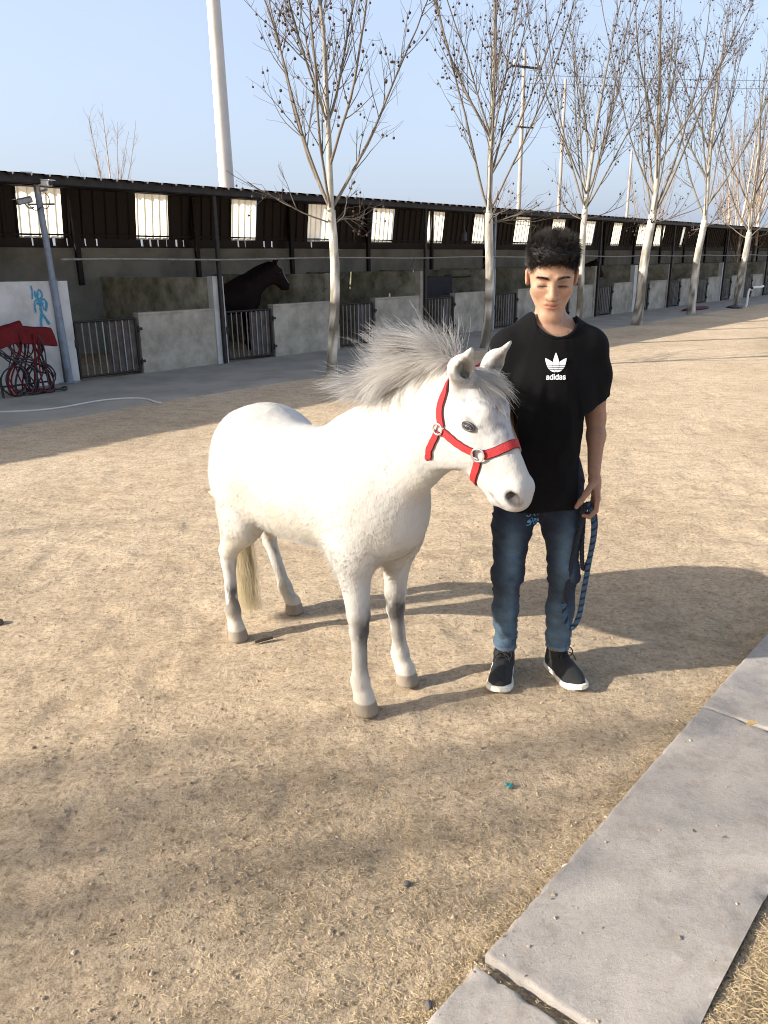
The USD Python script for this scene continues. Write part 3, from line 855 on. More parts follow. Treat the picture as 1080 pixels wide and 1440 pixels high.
# row of cast slabs in the foreground, parallel to the stable
kerb = thing("slab_path", None, None, kind="structure")
slabs = [(-0.95, 1.206), (1.246, 2.692), (2.702, 4.24), (4.252, 5.76), (5.772, 7.3)]


def slab_mesh(d0, d1, seed):
    n0, n1, h = -0.795, -0.328, 0.034
    w0, w1 = d1 - d0, n1 - n0
    us = np.r_[0, 0.004 / w0, 0.012 / w0, np.linspace(0.03 / w0, 1 - 0.03 / w0, int(w0 / 0.018)), 1 - 0.012 / w0, 1 - 0.004 / w0, 1]
    vs = np.r_[0, 0.004 / w1, 0.012 / w1, np.linspace(0.03 / w1, 1 - 0.03 / w1, 25), 1 - 0.012 / w1, 1 - 0.004 / w1, 1]

    def top(u, v):
        d, n = d0 + (d1 - d0) * u, n0 + (n1 - n0) * v
        p = np.stack([d, n, 0 * d], -1)
        e = 0.004 * (meshkit.fbm(p * 14, 4, seed) - 0.5) - 0.045 * np.clip(meshkit.noise(p * 22, seed + 8) - 0.66, 0, 1) * np.where(v < 0.5, -1, 1)
        chip = np.clip(meshkit.noise(p * 5.0, seed + 5) - 0.62, 0, 1) * 0.10
        if seed == 1:                                     # its far side is broken away
            chip = chip + 0.045 * np.clip((meshkit.fbm(p * 4, 3, 77) - 0.42) * 4, 0, 1)
        n = np.where(v == 0, n0 + e, np.where(v == 1, n1 + e - chip, n))
        d = np.where(u == 0, d0 + 0.6 * e, np.where(u == 1, d1 + 0.6 * e, d))
        z = h + 0.003 * (meshkit.fbm(p * 3, 3, seed + 9) - 0.5) + 0.0022 * (meshkit.fbm(p * 28, 3, seed + 3) - 0.5)
        b = np.minimum(np.minimum(u * (d1 - d0), (1 - u) * (d1 - d0)), np.minimum(v * (n1 - n0), (1 - v) * (n1 - n0)))
        z = z - 0.004 * np.clip(1 - b / 0.004, 0, 1) - 0.022 * np.clip(1 - b / 0.022, 0, 1) * np.clip(meshkit.noise(p * 26, seed + 2) - 0.58, 0, 1) * 2.5
        return d[..., None] * D + n[..., None] * N + z[..., None] * Z

    v, f = grid_sheet(us, vs, top)
    n, m = len(us), len(vs)
    ring = np.r_[np.arange(m), np.arange(1, n) * m + m - 1, (n - 1) * m + np.arange(m - 2, -1, -1), np.arange(n - 2, 0, -1) * m]
    low = v[ring] * [1, 1, 0] - [0, 0, 0.05]
    k = len(ring)
    a, b, c = ring, np.roll(ring, -1), len(v) + np.arange(k)
    e = np.roll(c, -1)
    side = np.vstack([np.c_[a, e, b], np.c_[a, c, e]])
    return np.vstack([v, low]), np.vstack([f, side])


for i, (d0, d1) in enumerate(slabs):
    obj("slab", slab_mesh(d0, d1, i), "slab_concrete", kerb, smooth=35)

# ---------------------------------------------------------------- the stable
st = thing("stable", "long row of open horse stalls with rendered walls, barred gates and dark metal cladding", "stable")
FN, BN = -11.0, -14.6                                     # front of the stall walls, face of the back wall
BAYS = [5.62, 8.36, 11.11, 13.87, 16.58, 19.32, 22.03, 24.73, 27.42, 30.1, 32.73, 35.4, 38.1, 40.8, 43.5, 46.2, 48.9, 51.6]
rng = np.random.default_rng(5)


def rough_block(d0, d1, n0, n1, z0, z1, seed, amp=0.012, step=0.16):
    """A rendered wall: a block whose faces and edges are not quite true."""
    m = sbox(d0, d1, n0, n1, z0, z1)
    L0 = m.vertices @ AX.T
    for _ in range(7):
        e = np.abs(L0[m.faces] - np.roll(L0[m.faces], 1, axis=1)).max()
        if e < step * 1.6:
            break
        v, f = trimesh.remesh.subdivide_to_size(m.vertices, m.faces, step * 1.9)
        m = trimesh.Trimesh(v, f, process=True)
        break
    v = m.vertices
    c = v.mean(0)
    d = (meshkit.fbm(v * 2.3, 3, seed) - 0.5)[:, None] * amp * 2
    return trimesh.Trimesh(v + d * (N * 0.8 + Z * 0.7), m.faces, process=False)


# back wall: masonry with a ledge, then cladding
obj("back_wall", rough_block(-6, 72, BN - 0.2, BN, -0.05, 1.98, 3, 0.02, 0.5), "old_render", st, smooth=40)
# partitions between the stalls
for i, d in enumerate(BAYS[1:]):
    obj("partition_wall", rough_block(d - 0.22, d - 0.02, BN + 0.001, FN - 0.13, -0.05, 1.44, 20 + i), "mossy_render", st, smooth=40)
    obj("wall_end", rough_block(d - 0.235, d - 0.015, FN - 0.129, FN + 0.02, -0.05, 1.46, 40 + i, 0.008, 0.2), "white_render" if i % 3 == 0 else "stall_render", st, smooth=40)
obj("end_wall", rough_block(-6.0, 5.36, FN - 0.15, FN, -0.05, 1.455, 60, 0.014, 0.4), "white_render", st, smooth=40, label="tall white rendered wall with a blue painted figure")
obj("wall_end", rough_block(5.40, 5.60, FN - 0.16, FN + 0.02, -0.05, 1.45, 61, 0.008, 0.2), "white_render", st, smooth=40)


def gate(d0, w, k):
    """A barred gate of welded tube, hinged at its far side."""
    d1, z0, z1, n = d0 + w, 0.07, 0.86 + 0.02 * (rng.random() - 0.5), FN - 0.03
    fr = [tube([S(d0 + 0.03, n, z0 - 0.03), S(d0 + 0.03, n, z1)], 0.020, 8), tube([S(d1 - 0.03, n, z0 - 0.03), S(d1 - 0.03, n, z1)], 0.020, 8),
          tube([S(d0 + 0.03, n, z1), S(d1 - 0.03, n, z1)], 0.019, 8), tube([S(d0 + 0.03, n, z0), S(d1 - 0.03, n, z0)], 0.019, 8)]
    g = obj("gate", cat(fr), "dark_steel", st, smooth=40)
    nb = 8
    for j in range(nb):
        d = d0 + 0.03 + (w - 0.06) * (j + 1) / (nb + 1)
        obj("bar", tube([S(d, n, z0), S(d, n, z1)], 0.0105, 8), "worn_steel" if (j + k) % 3 or j < 3 else "grey_steel", g, smooth=40)
    if k < 9:
        obj("kick_panel", sbox(d0 + w * 0.52, d1 - 0.055, n - 0.020, n - 0.015, z0 + 0.02, z1 - 0.03), "rusty_panel", g)
    for z in (z0 + 0.14, z1 - 0.16):
        obj("hinge", cat([sbox(d1 - 0.06, d1 + 0.07, n + 0.022, n + 0.034, z - 0.022, z + 0.022, 0.004), tube([S(d1 - 0.002, n + 0.04, z - 0.045), S(d1 - 0.002, n + 0.04, z + 0.045)], 0.013, 8)]), "dark_steel", g)
    obj("latch", cat([sbox(d0 - 0.05, d0 + 0.05, n + 0.022, n + 0.036, z1 - 0.33, z1 - 0.27, 0.004), sbox(d0 - 0.03, d0 + 0.012, n + 0.037, n + 0.055, z1 - 0.36, z1 - 0.24, 0.004)]), "dark_steel", g)


for i, d in enumerate(BAYS[:-1]):
    gate(d, 1.05, i)
    obj("front_wall", rough_block(d + 1.07, BAYS[i + 1] - 0.237, FN - 0.14, FN, -0.05, 0.915, 80 + i), "stall_render", st, smooth=40)
    obj("wall_cap", rough_block(d + 1.068, BAYS[i + 1] - 0.238, FN - 0.15, FN + 0.008, 0.9155, 0.945, 120 + i, 0.006, 0.3), "stall_render", st, smooth=40)
    obj("feed_trough", sbox(d + 1.5, d + 2.2, FN - 0.50, FN - 0.17, 0.55, 0.80, 0.02), "old_render", st)

# posts, rail, roof
for i, d in enumerate([8.25, 13.76, 16.42, 21.92, 27.3, 32.62, 37.98, 43.4, 48.8]):
    obj("support_post", sbox(d - 0.032, d + 0.032, FN + 0.021, FN + 0.085, 0.0, 2.76, 0.008), "blue_grey_paint" if i == 2 else "dark_steel", st)
for d in np.arange(5.0, 68.0, 2.72):
    obj("back_post", sbox(d - 0.05, d + 0.05, BN + 0.002, BN + 0.08, 1.3, 3.05, 0.008), "dark_steel", st)
obj("pipe_rail", tube([S(d, FN + 0.12, 1.73 + 0.012 * math.sin(d * 1.3)) for d in np.linspace(5.5, 66, 90)], 0.015, 8), "worn_steel", st, smooth=40)
for d in (11.4, 13.3, 16.0, 29.8):
    obj("tie_rope", tube(smooth_path([S(d, FN + 0.10, 1.75), S(d + 0.03, FN + 0.05, 1.60), S(d - 0.4, FN - 0.05, 1.25), S(d - 0.86, FN - 0.16, 0.95)], 14), 0.008, 6), "cable", st, smooth=True)


def corrugated(d0, d1, line, pitch=0.25, rise=0.032, thick=0.0):
    """A trapezoidal sheet. line: its profile from one edge to the other as (n, z) pairs; ribs run along it."""
    ds, hs = [], []
    d = math.floor(d0 / pitch) * pitch
    while d < d1 + pitch:
        for q, h in ((0, 0), (0.62, 0), (0.70, 1), (0.92, 1)):
            ds.append(d + q * pitch)
            hs.append(h * rise)
        d += pitch
    ds, hs = np.array(ds), np.array(hs)
    keep = (ds > d0 + 1e-6) & (ds < d1 - 1e-6)
    e = np.interp([d0, d1], ds, hs)
    ds, hs = np.r_[d0, ds[keep], d1], np.r_[e[0], hs[keep], e[1]]
    line = np.array(line, float)
    t = np.gradient(line, axis=0)
    t /= np.linalg.norm(t, axis=1, keepdims=True)
    nn = np.c_[-t[:, 1], t[:, 0]]
    v = np.array([[S(d, *(line[i] + nn[i] * h)) for i in range(len(line))] for d, h in zip(ds, hs)])
    k, m = len(ds), len(line)
    i = (np.arange(k - 1)[:, None] * m + np.arange(m - 1)[None]).ravel()
    f = np.vstack([np.c_[i, i + m, i + m + 1], np.c_[i, i + m + 1, i + 1]])
    return v.reshape(-1, 3), f


EAVE_N, EAVE_Z = -10.85, 2.83
TOP_Z, SKIRT_Z = 2.86, 2.15
roof = obj("roof", cat([sbox(-6, 70, EAVE_N - 0.10, EAVE_N - 0.03, EAVE_Z - 0.125, EAVE_Z + 0.004, 0.01), sbox(-6, 70, -12.9, -12.8, 2.865, 2.955, 0.01), sbox(-6, 70, BN + 0.085, BN + 0.165, 3.00, 3.09, 0.01)]), "dark_steel", st)
for d in np.arange(-6, 70, 1.0):
    obj("roof_sheet", corrugated(d, d + 1.0, [(EAVE_N + 0.03, EAVE_Z), (-12.8, 2.995), (BN - 0.35, 3.17)]), "brown_sheet", roof)
# cladding of the back, with light translucent sheets let into it
clad = obj("cladding", cat([sbox(-6, 70, BN - 0.215, BN - 0.175, 1.982, 2.02), sbox(-6, 70, BN - 0.055, BN - 0.015, SKIRT_Z + 0.045, SKIRT_Z + 0.075), sbox(-6, 70, BN + 0.025, BN + 0.075, 3.055, 3.105)]), "dark_steel", st)
WIN = [(6.70 + 2.355 * k + 0.05 * math.sin(7 * k), 6.70 + 2.355 * k + 0.80 + 0.05 * math.sin(11 * k + 1)) for k in range(12)] + [(34.4, 35.3), (37.35, 37.6)]
rows = []
d = -6.0
for a, b in WIN:
    while d < a - 1e-6:
        e = min(d + 1.0, a)
        if a - e < 0.25:
            e = a
        rows.append((d, e, 0))
        d = e
    rows.append((a, b, 1))
    d = b
while d < 70:
    rows.append((d, min(d + 1.0, 70), 0))
    d += 1.0
for a, b, lit in rows:
    top, foot = (BN + 0.035, 3.163), (BN - 0.10, SKIRT_Z)
    if lit:
        obj("translucent_sheet", corrugated(a, b, [top, foot], 0.17, 0.02), "skylight_sheet", clad)
        pass
    else:
        obj("cladding_sheet", corrugated(a, b, [top, foot]), "brown_sheet", clad)
# the rough boards under the cladding leave gaps to the sky
d = -6.0
while d < 70:
    w = (0.14 + 0.10 * rng.random()) * (1 if d < 16 else 4)
    near_w = any(a - 0.1 < d < b + 0.5 for a, b in WIN)
    gap = (0.02 + 0.035 * rng.random()) if near_w and d < 14 and rng.random() < 0.8 else -0.01
    obj("skirting_board", sbox(d, d + w, BN - 0.172, BN - 0.147, 1.972 + 0.02 * rng.random(), SKIRT_Z + 0.075 - 0.004 * rng.random()), "brown_sheet", clad)
    d += w + gap

# blue figure daubed on the white end wall
gf_ = []
for pts, r in (([(0, .53), (.01, .44), (.04, .50), (.075, .545), (.11, .50), (.10, .44), (.06, .42), (.05, .50)], .012), ([(-.05, .60), (-.045, .50), (-.06, .42)], .011),
               ([(.0, .42), (.07, .40), (.14, .41), (.165, .36), (.15, .28), (.14, .25)], .015), ([(-.02, .40), (-.035, .32), (-.03, .24)], .012), ([(.05, .40), (.06, .33), (.065, .24), (.09, .19)], .017),
               ([(.07, .24), (.04, .15), (.03, .04)], .017), ([(.09, .2), (.13, .13), (.17, .07)], .016), ([(.10, .42), (.10, .33), (.12, .27)], .009), ([(.0, .36), (.06, .36), (.12, .36)], .012)):
    p = np.array([S(5.12 + 0.85 * x, FN + 0.004, 0.80 + y) for x, y in pts])
    m = tube(smooth_path(p, 16), r * (0.8 + 0.5 * rng.random(16)), 8)
    q = (m.vertices - S(0, FN, 0)) @ N
    m.vertices = m.vertices - (q * 0.85 - 0.004)[:, None] * N
    gf_.append(m)
obj("painted_figure", cat(gf_), "blue_paint", st)
# ---------------------------------------------------------------- plane trees, bare and hung with seed balls
PALE, MID, DARKB = np.array([0.52, 0.49, 0.42]), np.array([0.24, 0.205, 0.16]), np.array([0.095, 0.074, 0.060])


def grow(rng, p, d, length, up, steps, wander):
    pts, step = [p], length / steps
    for i in range(steps):
        d = d + np.array([0, 0, up]) / steps + rng.normal(size=3) * wander
        d = d / np.linalg.norm(d)
        p = p + d * step
        pts.append(p)
    return np.array(pts)


def plane_tree(seed, height, fork, spread_, r0, twigs=1.0, balls=230, lean=(0, 0), far=False):
    """Trunk, branches and hanging seed balls, base at the origin."""
    rng = np.random.default_rng(seed)
    base = np.array([lean[0], lean[1], 1.0])
    ts = np.linspace(0, 1, 14)
    trunk = np.array([[lean[0] * t * fork + 0.035 * math.sin(5 * t + seed), lean[1] * t * fork + 0.03 * math.sin(4 * t + 2 * seed), t * fork - 0.05] for t in ts])
    rad = 0.9 * r0 * (1.0 - 0.22 * ts) * (1 + 0.28 * np.exp(-ts * 14))
    tr = tube(trunk, rad, 14)
    tr.vertices = tr.vertices + (meshkit.fbm(tr.vertices * [14, 14, 5], 3, seed)[:, None] - 0.5) * 0.022 * np.sign(tr.vertices - trunk.mean(0)) * [1, 1, 0]
    crown, ends = [], []
    top = trunk[-1]
    limbs = []
    leader = grow(rng, top, np.array([lean[0] * 0.3, lean[1] * 0.3, 1.0]), height - fork, 0.3, 16, 0.022)
    limbs.append((leader, r0 * 0.55, 0))
    n_l = rng.integers(8, 11)
    az0 = rng.uniform(0, 6.28)
    for k in range(n_l):
        az = az0 + k * 2.4 + rng.normal() * 0.25
        tilt = rng.uniform(0.34, 0.74) * spread_
        t = rng.uniform(0.0, 0.34) if k > 2 else rng.uniform(0.0, 0.06)
        p = leader[int(t * 16)]
        d = np.array([math.cos(az) * math.sin(tilt), math.sin(az) * math.sin(tilt), math.cos(tilt)])
        limbs.append((grow(rng, p, d, (height - p[2]) * rng.uniform(0.72, 0.98), 0.75, 14, 0.040), r0 * rng.uniform(0.15, 0.27), 1))
    for k in range(3):                                    # low drooping side shoots
        az = rng.uniform(0, 6.28)
        d = np.array([math.cos(az), math.sin(az), 0.25])
        limbs.append((grow(rng, trunk[-2], d, rng.uniform(0.9, 1.5), 0.25, 9, 0.10), r0 * 0.13, 2))
    V, F, Cc, o = [], [], [], 0

    def put(pts, ra, rb, sides, col0, col1):
        nonlocal o
        m = tube(pts, np.linspace(ra, rb, len(pts)), sides, False)
        t = np.repeat(np.linspace(0, 1, len(pts)), sides)[:, None]
        V.append(m.vertices), F.append(m.faces + o), Cc.append(col0 * (1 - t) + col1 * t)
        o += len(m.vertices)
    for pts, ra, kind in limbs:
        put(pts, ra, 0.006, 8, PALE * 0.85 if kind == 0 else MID * 0.85, DARKB * np.array([0.95, 1.0, 1.05]))
        n_s = int({0: 30, 1: 17, 2: 4}[kind] * twigs)
        for j in range(n_s):
            t = rng.uniform(0.16 if kind else 0.22, 0.97)
            i = t * (len(pts) - 1)
            p = pts[int(i)] + (pts[min(int(i) + 1, len(pts) - 1)] - pts[int(i)]) * (i % 1)
            ax = pts[min(int(i) + 1, len(pts) - 1)] - pts[int(i)]
            ax = ax / max(np.linalg.norm(ax), 1e-6)
            side = rng.normal(size=3)
            side -= ax * (side @ ax)
            side /= np.linalg.norm(side)
            ang = rng.uniform(0.30, 0.75)
            ln = rng.uniform(0.45, 1.25) * (1.1 - 0.65 * t) * (height / 7.5)
            sub = grow(rng, p, ax * math.cos(ang) + side * math.sin(ang), ln, 0.38, 7, 0.06)
            put(sub, 0.0080 * (1.2 - 0.6 * t), 0.0026, 5, MID * 0.6, DARKB)
            for _ in range(int(4 * twigs)):
                u = rng.integers(2, 8)
                q = sub[u]
                dd = (sub[u] - sub[u - 1]) / np.linalg.norm(sub[u] - sub[u - 1]) + rng.normal(size=3) * 0.55
                tw = grow(rng, q, dd / np.linalg.norm(dd), rng.uniform(0.14, 0.42), 0.3, 4, 0.09)
                put(tw, 0.0032, 0.0018, 3, DARKB, DARKB)
                ends.append(tw[-1])
                ends.append(tw[2])
    br = (np.vstack(V), np.vstack(F))
    e = np.array(ends)
    e = e[rng.permutation(len(e))[:balls]]
    ball = trimesh.creation.icosphere(1, 1.0)
    bs = []
    for q in e:
        r = rng.uniform(0.0145, 0.0215)
        drop = rng.uniform(0.03, 0.09)
        b = ball.copy()
        b.vertices = b.vertices * r * (1 + 0.10 * rng.normal(size=(len(b.vertices), 1))) + q - [0, 0, drop]
        bs += [b, tube([q, q - [0.004, 0, drop * 0.5], q - [0, 0, drop]], 0.0016, 3, False)]
    z = tr.vertices[:, 2]
    a = meshkit.fbm(tr.vertices * [9, 9, 4.5], 3, seed + 4)
    flake = (np.clip((a - 0.45) / 0.05, 0, 1) * np.clip(1.45 - 0.45 * z, 0.30, 1))[:, None]
    tcol = PALE * 1.12 * (1 - flake) + np.array([0.17, 0.15, 0.115]) * flake
    return tr, tcol, br, np.vstack(Cc), (cat(bs) if bs else None)


trees = [
    ((-0.73, 11.90), 7.0, 2.42, 1.0, 0.090, (0.012, 0.0), "first young plane tree of the row, forked low and full of seed balls"),
    ((2.05, 15.45), 7.6, 2.55, 1.0, 0.105, (0.01, 0.0), "second plane tree of the row, left of the young man's head"),
    ((4.52, 18.25), 7.2, 2.75, 0.9, 0.09, (0.02, 0.02), "plane tree of the row half hidden behind the young man's head"),
    ((6.63, 20.64), 8.8, 2.75, 1.05, 0.140, (0.09, 0.03), "thickest plane tree of the row, leaning, with a white sunlit trunk"),
    ((9.38, 24.07), 8.6, 2.75, 1.0, 0.125, (0.05, 0.02), "plane tree standing right of the thickest one in the row"),
    ((12.35, 27.55), 8.2, 2.5, 1.0, 0.13, (0.02, 0.0), "farthest plane tree of the row, by the standpipe at the picture's edge"),
]
for i, ((x, y), h, fk, sp, r0, ln, lab) in enumerate(trees):
    t = thing("plane_tree", lab, "tree", (x, y, 0), group="plane trees in front of the stable")
    tr, tc, br, bc, sb = plane_tree(11 + i, h, fk, sp, r0, 1.0 if i < 5 else 0.8, (360, 400, 320, 480, 430, 240)[i], ln)
    obj("trunk", tr, "bark", t, smooth=True, color=tc)
    obj("crown", br, "bark", t, smooth=True, color=bc)
    obj("seed_balls", sb, "seed", t, smooth=True, kind="stuff")

# more bare trees beyond the stable
far_spots = [((-12.4, 38.0), 8.2, "tall slender bare tree far behind the stable, left of the concrete pole", 0), ((-23.5, 45), 6.6, "bare tree behind the stable at the picture's left edge", 1), ((-20.3, 48), 6.2, "low bare tree behind the stable above the security cameras", 2),
             ((-13.0, 55), 5.6, "small faint bare tree just left of the concrete pole, behind the roof", 1), ((-16.0, 50), 5.0, "lowest bare tree peeping over the roof beside the tall slender one", 0), ((16.3, 37.0), 8.6, "reddish bare tree past the end of the plane tree row", 2),
             ((18.7, 40.5), 9.0, "tall reddish bare tree at the picture's right edge", 1), ((22.5, 53), 9.0, "dense bare tree far off behind the row's end", 0), ((13.6, 41.0), 6.8, "bare tree far behind the roof between two plane trees", 2),
             ((7.5, 50), 6.0, "hazy bare tree behind the roof right of the young man", 0), ((1.8, 52), 5.4, "hazy bare tree behind the roof near the crossarm pole", 1)]
kinds = []
for k in range(3):
    kinds.append(plane_tree(70 + k, 8.0, (1.6, 2.0, 1.2)[k], (0.55, 0.7, 0.62)[k], 0.12, 0.8, 0))
for (x, y), h, lab, k in far_spots:
    t = thing("bare_tree", lab, "tree", (x, y, 0), rz=x * 1.7, group="bare trees beyond the stable", scale=h / 8.0)
    tr, tc, br, bc, _ = kinds[k]
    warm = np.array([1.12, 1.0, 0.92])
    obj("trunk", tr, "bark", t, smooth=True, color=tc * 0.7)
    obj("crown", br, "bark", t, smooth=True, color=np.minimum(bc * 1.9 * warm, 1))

# three more stand out of view on the sunny side; their soft shade falls across the yard
shady = plane_tree(91, 9.5, 5.2, 0.6, 0.15, 0.35, 0)
for (x, y), h, lab in (((-17.6, -2.25), 9.0, "bare tree outside the picture to the left, shading the yard's foreground"), ((-16.2, -1.42), 8.2, "second bare tree outside the picture to the left"), ((-13.2, 2.25), 5.0, "small bare tree outside the picture to the left, nearest the stable")):
    t = thing("bare_tree", lab, "tree", (x, y, 0), rz=x, group="bare trees beside the yard", scale=h / 9.5)
    tr, tc, br, bc, _ = shady
    obj("trunk", tr, "bark", t, smooth=True, color=tc)
    obj("crown", br, "bark", t, smooth=True, color=bc)

# ---------------------------------------------------------------- poles and wires
up = thing("utility_pole", "thick tapered concrete pole rising right behind the stable roof", "pole", (-3.70, 19.72, 0))
obj("shaft", tube([(0.02, 0, -0.2), (0.08, 0, 3.40), (0.07, 0, 7.21), (0.05, 0, 11.9)], [0.198, 0.177, 0.148, 0.107], 28), "pole_concrete", up, smooth=True)
for z in (7.6,):
    obj("collar", tube([(0.075, 0, z - 0.03), (0.075, 0, z + 0.03)], 0.203 - 0.0078 * z, 24), "grey_steel", up, smooth=40)


def line_pole(x, y, h, lab, arm=True):
    p = thing("power_pole", lab, "pole", (x, y, 0), group="slim power poles behind the stable")
    obj("shaft", tube([(0, 0, -0.2), (0, 0, h)], [0.11, 0.065], 14), "far_pole", p, smooth=True)
    if arm:
        obj("crossarm", cat([box((0.06, 1.5, 0.08), (0.12, 0, h - 0.65), np.array([[0.45, -0.9, 0], [0.9, 0.45, 0], [0, 0, 1]])), box((0.05, 0.9, 0.06), (0.12, 0, h - 2.9), np.array([[0.45, -0.9, 0], [0.9, 0.45, 0], [0, 0, 1]]))]), "dark_steel", p)
        for s in (-0.65, 0, 0.65):
            obj("insulator", tube([(0.12 + s * 0.9, s * 0.45, h - 0.61), (0.12 + s * 0.9, s * 0.45, h - 0.42)], [0.035, 0.05], 8), "white_plastic", p, smooth=True)


line_pole(6.05, 36.0, 9.9, "power pole with a short crossarm, right of the second plane tree")
line_pole(9.75, 45.0, 10.6, "power pole without a crossarm behind the half hidden plane tree", False)
line_pole(15.6, 52.0, 8.0, "farthest power pole, between two plane trees", False)
for k, (z, off) in enumerate(((11.0, 0.0), (10.75, 0.7))):
    w = [(8.0 + 44 * t, 46 + off + 4 * t, z - 1.6 * 4 * t * (1 - t) * 0.25 + 0.5 * t) for t in np.linspace(0, 1, 30)]
    obj("power_line", tube(w, 0.012, 5), "cable", smooth=True, label=("upper" if k == 0 else "lower") + " overhead wire crossing the sky behind the plane trees", category="wire", group="overhead wires")

# ---------------------------------------------------------------- post with security cameras
CP = np.array([-4.575, 11.33, 0.0])
cp = thing("camera_post", "leaning blue grey metal post carrying security cameras and a floodlight", "post", CP)
lean = lambda z: np.array([-0.09, 0.0, 0]) * (z / 2.8) + Z * z
obj("pole", cat([tube([lean(0), lean(1.45)], 0.052, 16), tube([lean(1.44), lean(2.74)], 0.043, 16), tube([lean(1.40), lean(1.47)], 0.058, 16)]), "blue_grey_paint", cp, smooth=40)
obj("base_plate", box((0.24, 0.24, 0.012), (0, 0, 0.032)), "grey_steel", cp)
obj("bracket", cat([tube([lean(2.46) + [-0.16, 0, 0], lean(2.46) + [0.20, 0, 0]], 0.012, 8), tube([lean(2.62), lean(2.62) + [0.16, -0.06, 0.02]], 0.013, 8), tube([lean(2.52), lean(2.70) + [0.02, -0.03, 0]], 0.03, 10)]), "grey_steel", cp, smooth=40)


def bullet(at, dirn, mat="white_plastic"):
    d = np.array(dirn, float) / np.linalg.norm(dirn)
    s = np.cross([0, 0, 1.0], d)
    s /= np.linalg.norm(s)
    u = np.cross(d, s)
    R = np.array([d, s, u])
    b = obj("security_camera", cat([cbox((0.20, 0.085, 0.075), at, 0.012, R), box((0.25, 0.10, 0.008), np.array(at) + u * 0.043 + d * 0.02, R)]), mat, cp)
    obj("lens", cat([tube([np.array(at) + d * 0.101, np.array(at) + d * 0.112], 0.030, 14)]), "black_plastic", b, smooth=40)
    obj("arm", tube(smooth_path([np.array(at) - u * 0.037, np.array(at) - u * 0.09 - d * 0.02, np.array(at) - u * 0.10 - d * 0.09], 6), 0.011, 8), "grey_steel", b, smooth=True)


bullet(lean(2.68) + [0.15, -0.07, 0.04], (0.85, -0.5, -0.10))
bullet(lean(2.50) + [-0.18, -0.05, 0.0], (-0.8, -0.55, -0.22), "grey_steel")
R = np.array([[0.80, 0.60, 0], [-0.55, 0.73, 0.40], [0.24, -0.32, 0.917]])
fl = obj("floodlight", cat([cbox((0.17, 0.04, 0.13), lean(2.78) + [-0.09, -0.08, 0.02], 0.006, R)]), "grey_steel", cp)
obj("lamp_glass", box((0.145, 0.005, 0.105), lean(2.78) + [-0.09, -0.08, 0.02] - R[1] * 0.0232, R), "white_plastic", fl)
obj("wiring", cat([tube(smooth_path([lean(2.62) + [0.10, -0.05, -0.02], lean(2.50) + [0.16, -0.05, 0.0], lean(2.40) + [0.10, -0.04, 0.0], lean(2.44) + [0.04, -0.04, 0]], 14), 0.006, 6), tube(smooth_path([lean(2.50) + [-0.12, -0.05, -0.05], lean(2.38) + [-0.05, -0.05, 0], lean(2.42) + [0.03, -0.05, 0]], 12), 0.006, 6)]), "black_plastic", cp, smooth=True)

# ---------------------------------------------------------------- hose, tack, bottle, standpipe and bits on the walk
hp = [(-5.6, 8.65), (-4.6, 8.98), (-4.11, 9.06), (-3.88, 9.22), (-3.62, 9.62), (-3.36, 9.82), (-3.05, 9.80), (-2.83, 9.55), (-2.72, 9.46)]
hz = [0.026] * 9
hose = obj("garden_hose", tube(smooth_path([(x, y, 0.030) for x, y in hp], 60), 0.011, 10), "hose_plastic", smooth=True, label="pale plastic hose lying in a curve on the walk before the stable", category="hose")

tk = S(4.55, -10.6, 0.02)
sr = thing("saddle_stand", "black metal stand against the white wall under red saddle pads", "stand", tk)
fr = []
for s in (-1, 1):
    q = D * s * 0.34
    fr += [tube([q + N * 0.24, q * 0.85 + Z * 0.80], 0.016, 8), tube([q - N * 0.24, q * 0.85 + Z * 0.80], 0.016, 8), tube([q * 0.97 + N * 0.17 + Z * 0.24, q * 0.97 - N * 0.17 + Z * 0.24], 0.012, 8)]
fr += [tube([-D * 0.34 + Z * 0.80, D * 0.34 + Z * 0.80], 0.022, 10), tube([-D * 0.33 + N * 0.20 + Z * 0.14, D * 0.33 + N * 0.20 + Z * 0.14], 0.012, 8)]
obj("frame", cat(fr), "dark_steel", sr, smooth=40)
for s in (-1, 1):
    obj("hoop", tube([D * s * 0.16 + N * 0.26 + 0.19 * (D * math.cos(a) + Z * (math.sin(a) + 1.05)) for a in np.linspace(0, 6.283, 30)], 0.011, 6), "dark_steel", sr, smooth=True)


def pad(d0, d1, seed, lift):
    us, vs = np.linspace(0, 1, 22), np.linspace(-1, 1, 22)

    def fn(u, v):
        d = d0 + (d1 - d0) * u
        fl_ = 0.17 * np.abs(v) + 0.02
        z = 0.83 + lift * u - 0.22 * np.abs(v) ** 1.6 + 0.02 * (meshkit.fbm(np.stack([d * 8, v * 3, 0 * u], -1), 3, seed) - 0.5) + 0.05 * (1 - u) * (seed % 2)
        n = np.sign(v) * fl_ * (1 - 0.25 * u)
        return d[..., None] * D + n[..., None] * N + z[..., None] * Z
    v, f = grid_sheet(us, vs, fn)
    n = normals_of(v, f)
    k = len(v)
    return np.vstack([v, v - n * 0.022]), np.vstack([f, f[:, ::-1] + k])


